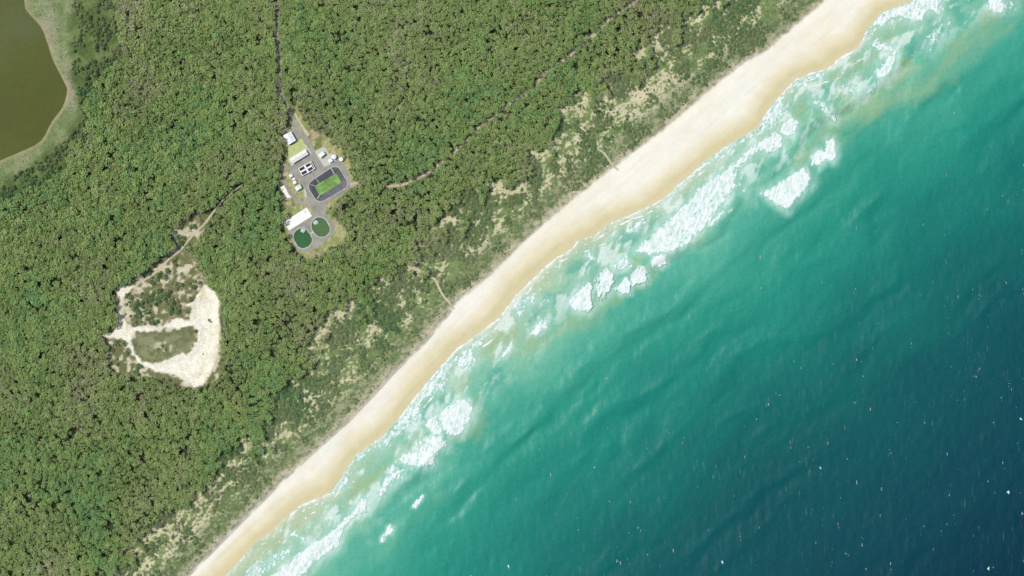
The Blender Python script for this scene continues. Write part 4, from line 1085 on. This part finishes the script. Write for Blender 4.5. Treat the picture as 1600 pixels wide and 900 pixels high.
def jitter_grid(x0, x1, y0, y1, sp, j=0.45):
    xs = np.arange(x0, x1, sp); ys = np.arange(y0, y1, sp * 0.87)
    a, b = np.meshgrid(xs, ys); a = a + (np.arange(len(ys)) % 2)[:, None] * sp / 2
    a = a + (rng.random(a.shape) - .5) * 2 * j * sp; b = b + (rng.random(b.shape) - .5) * 2 * j * sp
    return a.ravel(), b.ravel()

# --- the closed forest
fx, fy = jitter_grid(-50, 1200, -50, 950, 4.7)
m20 = fbm(fx, fy, 22, 4, 51); m7 = fbm(fx, fy, 11, 3, 52); m80 = fbm(fx, fy, 80, 3, 53)
dFt = dist(FOR, fx, fy)
ok = dFt + 14 * (m7 - 0.5) - 230 * np.clip(m20 - .48, 0, .2) < -1
ok &= (sdf(MEADOW, fx, fy) + 26 * (m20 - 0.5) < -2) & (sdf(QUARRY, fx, fy) + 14 * (m7 - .5) < 1.5) & (sdf(QSAND, fx, fy) < -2.5) & (sdf(QSAND2, fx, fy) < -2) & (sdf(PLANT, fx, fy) < -2.5)
ok &= (lined(ROAD_N, fx, fy) + 5 * (m7 - .5) > 3.6) & (lined(TRACK_D, fx, fy) + 5 * (m7 - .5) > 3.2) & (lined(TRACK_Q, fx, fy) > 4)
ok &= m7 + 0.25 * (m20 - .5) > 0.265                      # gaps in the canopy
fx, fy, m80, m7 = fx[ok], fy[ok], m80[ok], m7[ok]
frad = 2.7 + 2.4 * rng.random(len(fx)) ** 2.2 + 1.2 * (m80 - .5)
fh = (1.42 + 0.16 * rng.random(len(fx)) + 0.6 * (m7 - .5)) * (3.5 / frad)
west = sm(520, 150, fx) * sm(700, 300, fy)                # bigger, looser crowns towards the lake
frad = frad * (1 + 0.16 * west); fh = fh + (0.04 + 0.50 * west) * (rng.random(len(fx)) - 0.5)
inside = (fx > 6) & (fx < 1590) & (fy > 6) & (fy < 893)
order = np.argsort(-(frad * inside)); pick = order[:270]; rest = np.setdiff1d(np.arange(len(fx)), pick)
scatter("forest_trees", 'tree', fx[rest], fy[rest], frad[rest], fh[rest], "dense mixed green eucalypt forest behind the dunes", "forest")
def region(x, y):
    if float(sdf(MEADOW, np.array(x), np.array(y))) > -60: return ("broad green tree in the forest edge " + ("above the tip of the brown lake" if y < 110 else "level with the tip of the brown lake" if y < 205 else "below the tip of the brown lake")), ("upper" if y < 110 else "middle" if y < 205 else "lower") + " trees along the lake side of the forest"
    if float(sdf(QUARRY, np.array(x), np.array(y))) > -28: return "large green tree crowding the rim of the sand pit", "trees around the sand pit"
    if float(sdf(PLANT, np.array(x), np.array(y))) > -26: return "large green tree close around the treatment plant", "trees around the treatment plant"
    if float(lined(ROAD_N, np.array(x), np.array(y))) < 16: return "large green tree leaning over the road to the plant", "trees along the plant road"
    if float(lined(TRACK_D, np.array(x), np.array(y))) < 14: return "large green tree beside the diagonal sandy track", "trees along the diagonal track"
    if float(dist(FOR, np.array(x), np.array(y))) > -30: return "broad green tree on the seaward edge of the forest", "trees on the seaward forest edge"
    if x > 440 and y < 430: return "broad crowned tree in the closed forest right of the plant road", "canopy trees right of the plant road"
    if y < 430: return "broad crowned tree in the closed forest " + ("between the lake and the plant road" if y < 200 else "between the lake and the treatment plant" if x > 200 else "below the lake near the left edge"), ("upper" if y < 200 else "middle" if x > 200 else "left") + " canopy trees between lake and plant"
    if x < 190: return "broad crowned tree in the closed forest left of the sand pit", "canopy trees left of the sand pit"
    return "broad crowned tree in the closed forest below the sand pit and plant", "canopy trees below the sand pit and plant"
for i in pick:
    l, g = region(fx[i], fy[i]); plant("eucalypt_tree", 'tree', fx[i], fy[i], frad[i] * 1.12, fh[i], l, "tree", g)
SPECIAL = [(505, 396, 6.2, 1.0, "round grey green tree standing apart just below the settling ponds"), (440, 345, 6.0, 1.25, "tree shading the left end of the white slab"),
           (446, 335, 5.2, 1.3, "tree over the upper left corner of the white slab"), (447, 368, 5.0, 1.2, "tree on the left bank of the dark green pond"),
           (448, 170, 6.2, 1.25, "dark tree overhanging the road where it enters the plant"), (444, 196, 5.6, 1.2, "tree left of the road just above the white shed"),
           (441, 219, 5.6, 1.25, "tree covering the left corner of the white shed"), (518, 333, 4.6, 1.0, "bushy tree right of the yard neck above the olive pond"),
           (437, 310, 5.0, 1.2, "tree at the left edge of the plant beside the storage slab"), (523, 322, 5.0, 1.1, "tree right below the lined pond"),
           (436, 276, 5.2, 1.3, "tree at the left bend of the loop road"), (452, 388, 4.6, 1.2, "tree at the lower left of the dark green pond")]
for x, y, r, h, l in SPECIAL: plant("eucalypt_tree", 'tree', x, y, r, h, l, "tree")

# --- dune scrub
sx, sy = jitter_grid(120, 1330, -40, 940, 5.0)
dFs = dist(FOR, sx, sy); dVs = dist(VEG, sx, sy)
c20 = fbm(sx, sy, 26, 3, 61); c8 = fbm(sx, sy, 9, 3, 62)
wdt = np.clip((dFs) / np.maximum(dFs - dVs, 1), 0, 1)       # 0 at forest edge, 1 at beach
dens = 0.60 * c20 + 0.40 * c8
thr = 0.455 + 0.12 * wdt
ok = (dFs > -5) & (dVs < -9) & (dens > thr) & (lined(PATH_1, sx, sy) > 3.5) & (lined(PATH_2, sx, sy) > 3)
q = dens - thr
srad = np.clip(1.9 + 22 * q + 1.2 * rng.random(len(sx)), 1.5, 4.6) * (1 - 0.35 * wdt)
sx1, sy1, sr1 = sx[ok], sy[ok], srad[ok]
ins = (sx1 > 5) & (sx1 < 1590) & (sy1 > 5) & (sy1 < 893)
od = np.argsort(-(sr1 * ins)); pk = od[:280]; rs = np.setdiff1d(np.arange(len(sx1)), pk)
gx_, gy_ = jitter_grid(120, 1330, -40, 940, 3.4)              # low tussocks between them
dFg = dist(FOR, gx_, gy_); dVg = dist(VEG, gx_, gy_); g8 = fbm(gx_, gy_, 10, 3, 63)
okg = (dFg > -3) & (dVg < -3) & (g8 > 0.40 + 0.14 * sm(-20, -3, dVg)) & (rng.random(len(gx_)) < 0.5) & (lined(PATH_1, gx_, gy_) > 2.2) & (lined(PATH_2, gx_, gy_) > 2)
gx_, gy_ = gx_[okg], gy_[okg]; gr = 0.6 + 1.1 * rng.random(len(gx_)) ** 2
scatter("dune_scrub", 'shrub', np.r_[sx1[rs], gx_], np.r_[sy1[rs], gy_], np.r_[sr1[rs], gr], np.r_[np.full(len(rs), 1.0), np.full(len(gx_), 0.8)], "low grey green scrub and tussocks patching the sand dunes", "scrub")
def dregion(x, y):
    w = float(np.interp(0, [0, 1], [0, 1]))
    a = "dark green bush "; 
    if x > 900: return a + "on the upper dunes right of the second beach path", "bushes on the upper dunes"
    if x > 700: return a + "on the dunes between the two beach paths", "bushes between the beach paths"
    if x > 480: return a + "on the dunes left of the long beach path", "bushes on the middle dunes"
    return a + "on the lowest stretch of dunes near the bottom edge", "bushes on the lower dunes"
for i in pk:
    l, g = dregion(sx1[i], sy1[i]); plant("dune_bush", 'shrub', sx1[i], sy1[i], sr1[i] * 1.12, 1.55, l, "bush", g)

# --- shrubs of the wet meadow, the sand pit and the plant's grass
mx, my = jitter_grid(-40, 230, -40, 360, 4.6)
sMe = sdf(MEADOW, mx, my); sMa = sdf(MARGIN, mx, my); h20 = fbm(mx, my, 20, 3, 71); h7 = fbm(mx, my, 8, 3, 72)
ok = (sMe > -16) & (sMa < -3) & (0.5 * h20 + 0.5 * h7 > 0.445 + 0.05 * sm(-14, 30, sMe) * (my < 130)) 
mx, my = mx[ok], my[ok]; mr = 1.7 + 2.2 * rng.random(len(mx))
ins = (mx > 3) & (my > 3); od = np.argsort(-(mr * ins)); pk = od[:70]; rs = np.setdiff1d(np.arange(len(mx)), pk)
for i in pk:
    l = "dark paperbark bush on the wet meadow above the lake's tip" if my[i] < 150 else "dark paperbark bush on the wet meadow below the lake's tip"
    plant("meadow_bush", 'shrub', mx[i], my[i], mr[i] * 1.15, 2.3, l, "bush", "bushes on the upper wet meadow" if my[i] < 150 else "bushes on the lower wet meadow")
ux, uy = jitter_grid(-40, 220, -40, 360, 3.6); okr = (sdf(MEADOW, ux, uy) > -10) & (sdf(LAKE, ux, uy) < -7) & (rng.random(len(ux)) < 0.3)
ux, uy = ux[okr], uy[okr]; ur = 0.6 + 0.8 * rng.random(len(ux))
scatter("lakeside_reeds", 'shrub', np.r_[mx[rs], ux], np.r_[my[rs], uy], np.r_[mr[rs], ur], np.r_[np.full(len(rs), 2.0), np.full(len(ux), 0.6)], "reeds and low brush between the brown lake and the forest", "reeds")

qx, qy = jitter_grid(150, 352, 320, 612, 7.0)
sq = sdf(QUARRY, qx, qy); bare_q = np.maximum.reduce([sdf(p, qx, qy) for p in (QSAND, QSAND2, QSAND3, QFLAT)])
q9 = fbm(qx, qy, 14, 3, 73)
core = sm(55, 15, np.hypot((qx - 255), (qy - 478) * 1.4))
ok = (sq > -4) & (bare_q < -2.5) & (q9 + 0.10 * core > 0.565) & (lined(TRACK_Q, qx, qy) > 3.5) & (lined(TRACK_Q2, qx, qy) > 3.5)
qx, qy = qx[ok], qy[ok]; qr = 2.3 + 3.8 * rng.random(len(qx)) ** 1.5
for i in range(len(qx)):
    w_ = ("along the track that enters the sand pit from the top", "top") if qy[i] < 432 else ("on the old ground above the flat pit floor", "upper middle") if (qy[i] < 518 and qx[i] > 200) else ("along the left rim of the sand pit", "left") if qx[i] < 200 else ("on the lower rim of the sand pit", "lower")
    plant("pit_bush", 'shrub', qx[i], qy[i], qr[i], 1.5, "green bush " + w_[0], "bush", w_[1] + " bushes of the sand pit clearing")
for x, y, r in ((248, 545, 2.6), (254, 540, 3.0), (259, 546, 2.4), (231, 541, 1.6), (327, 500, 2.4), (318, 553, 1.5), (330, 503, 1.8)):
    plant("pit_bush", 'shrub', x, y, r, 1.2, "bush on the island of the flat pit floor" if x < 300 else "lone bush on the bare white sand of the pit", "bush", "bushes on the pit island" if x < 300 else "bushes on the bare pit sand")
px_, py_ = jitter_grid(440, 566, 160, 405, 4.0)
okp = (sdf(PLANT, px_, py_) > -3) & (sdf(PLANT, px_, py_) < 4.5) & (sdf(YARD, px_, py_) < -3) & (fbm(px_, py_, 12, 3, 75) > 0.52)
for x, y in zip(px_[okp], py_[okp]):
    if any(abs(x - a) < b and abs(y - c_) < b for a, c_, b in ((462, 345, 18), (455, 216, 9))): continue
    plant("verge_bush", 'shrub', x, y, 1.5 + 1.5 * random.random(), 1.4, "green bush on the grassy rim of the treatment plant", "bush", "bushes on the plant's rim")
print("trees", len(fx), "dune", len(sx1), "tussock", len(gx_), "pit", len(qx))
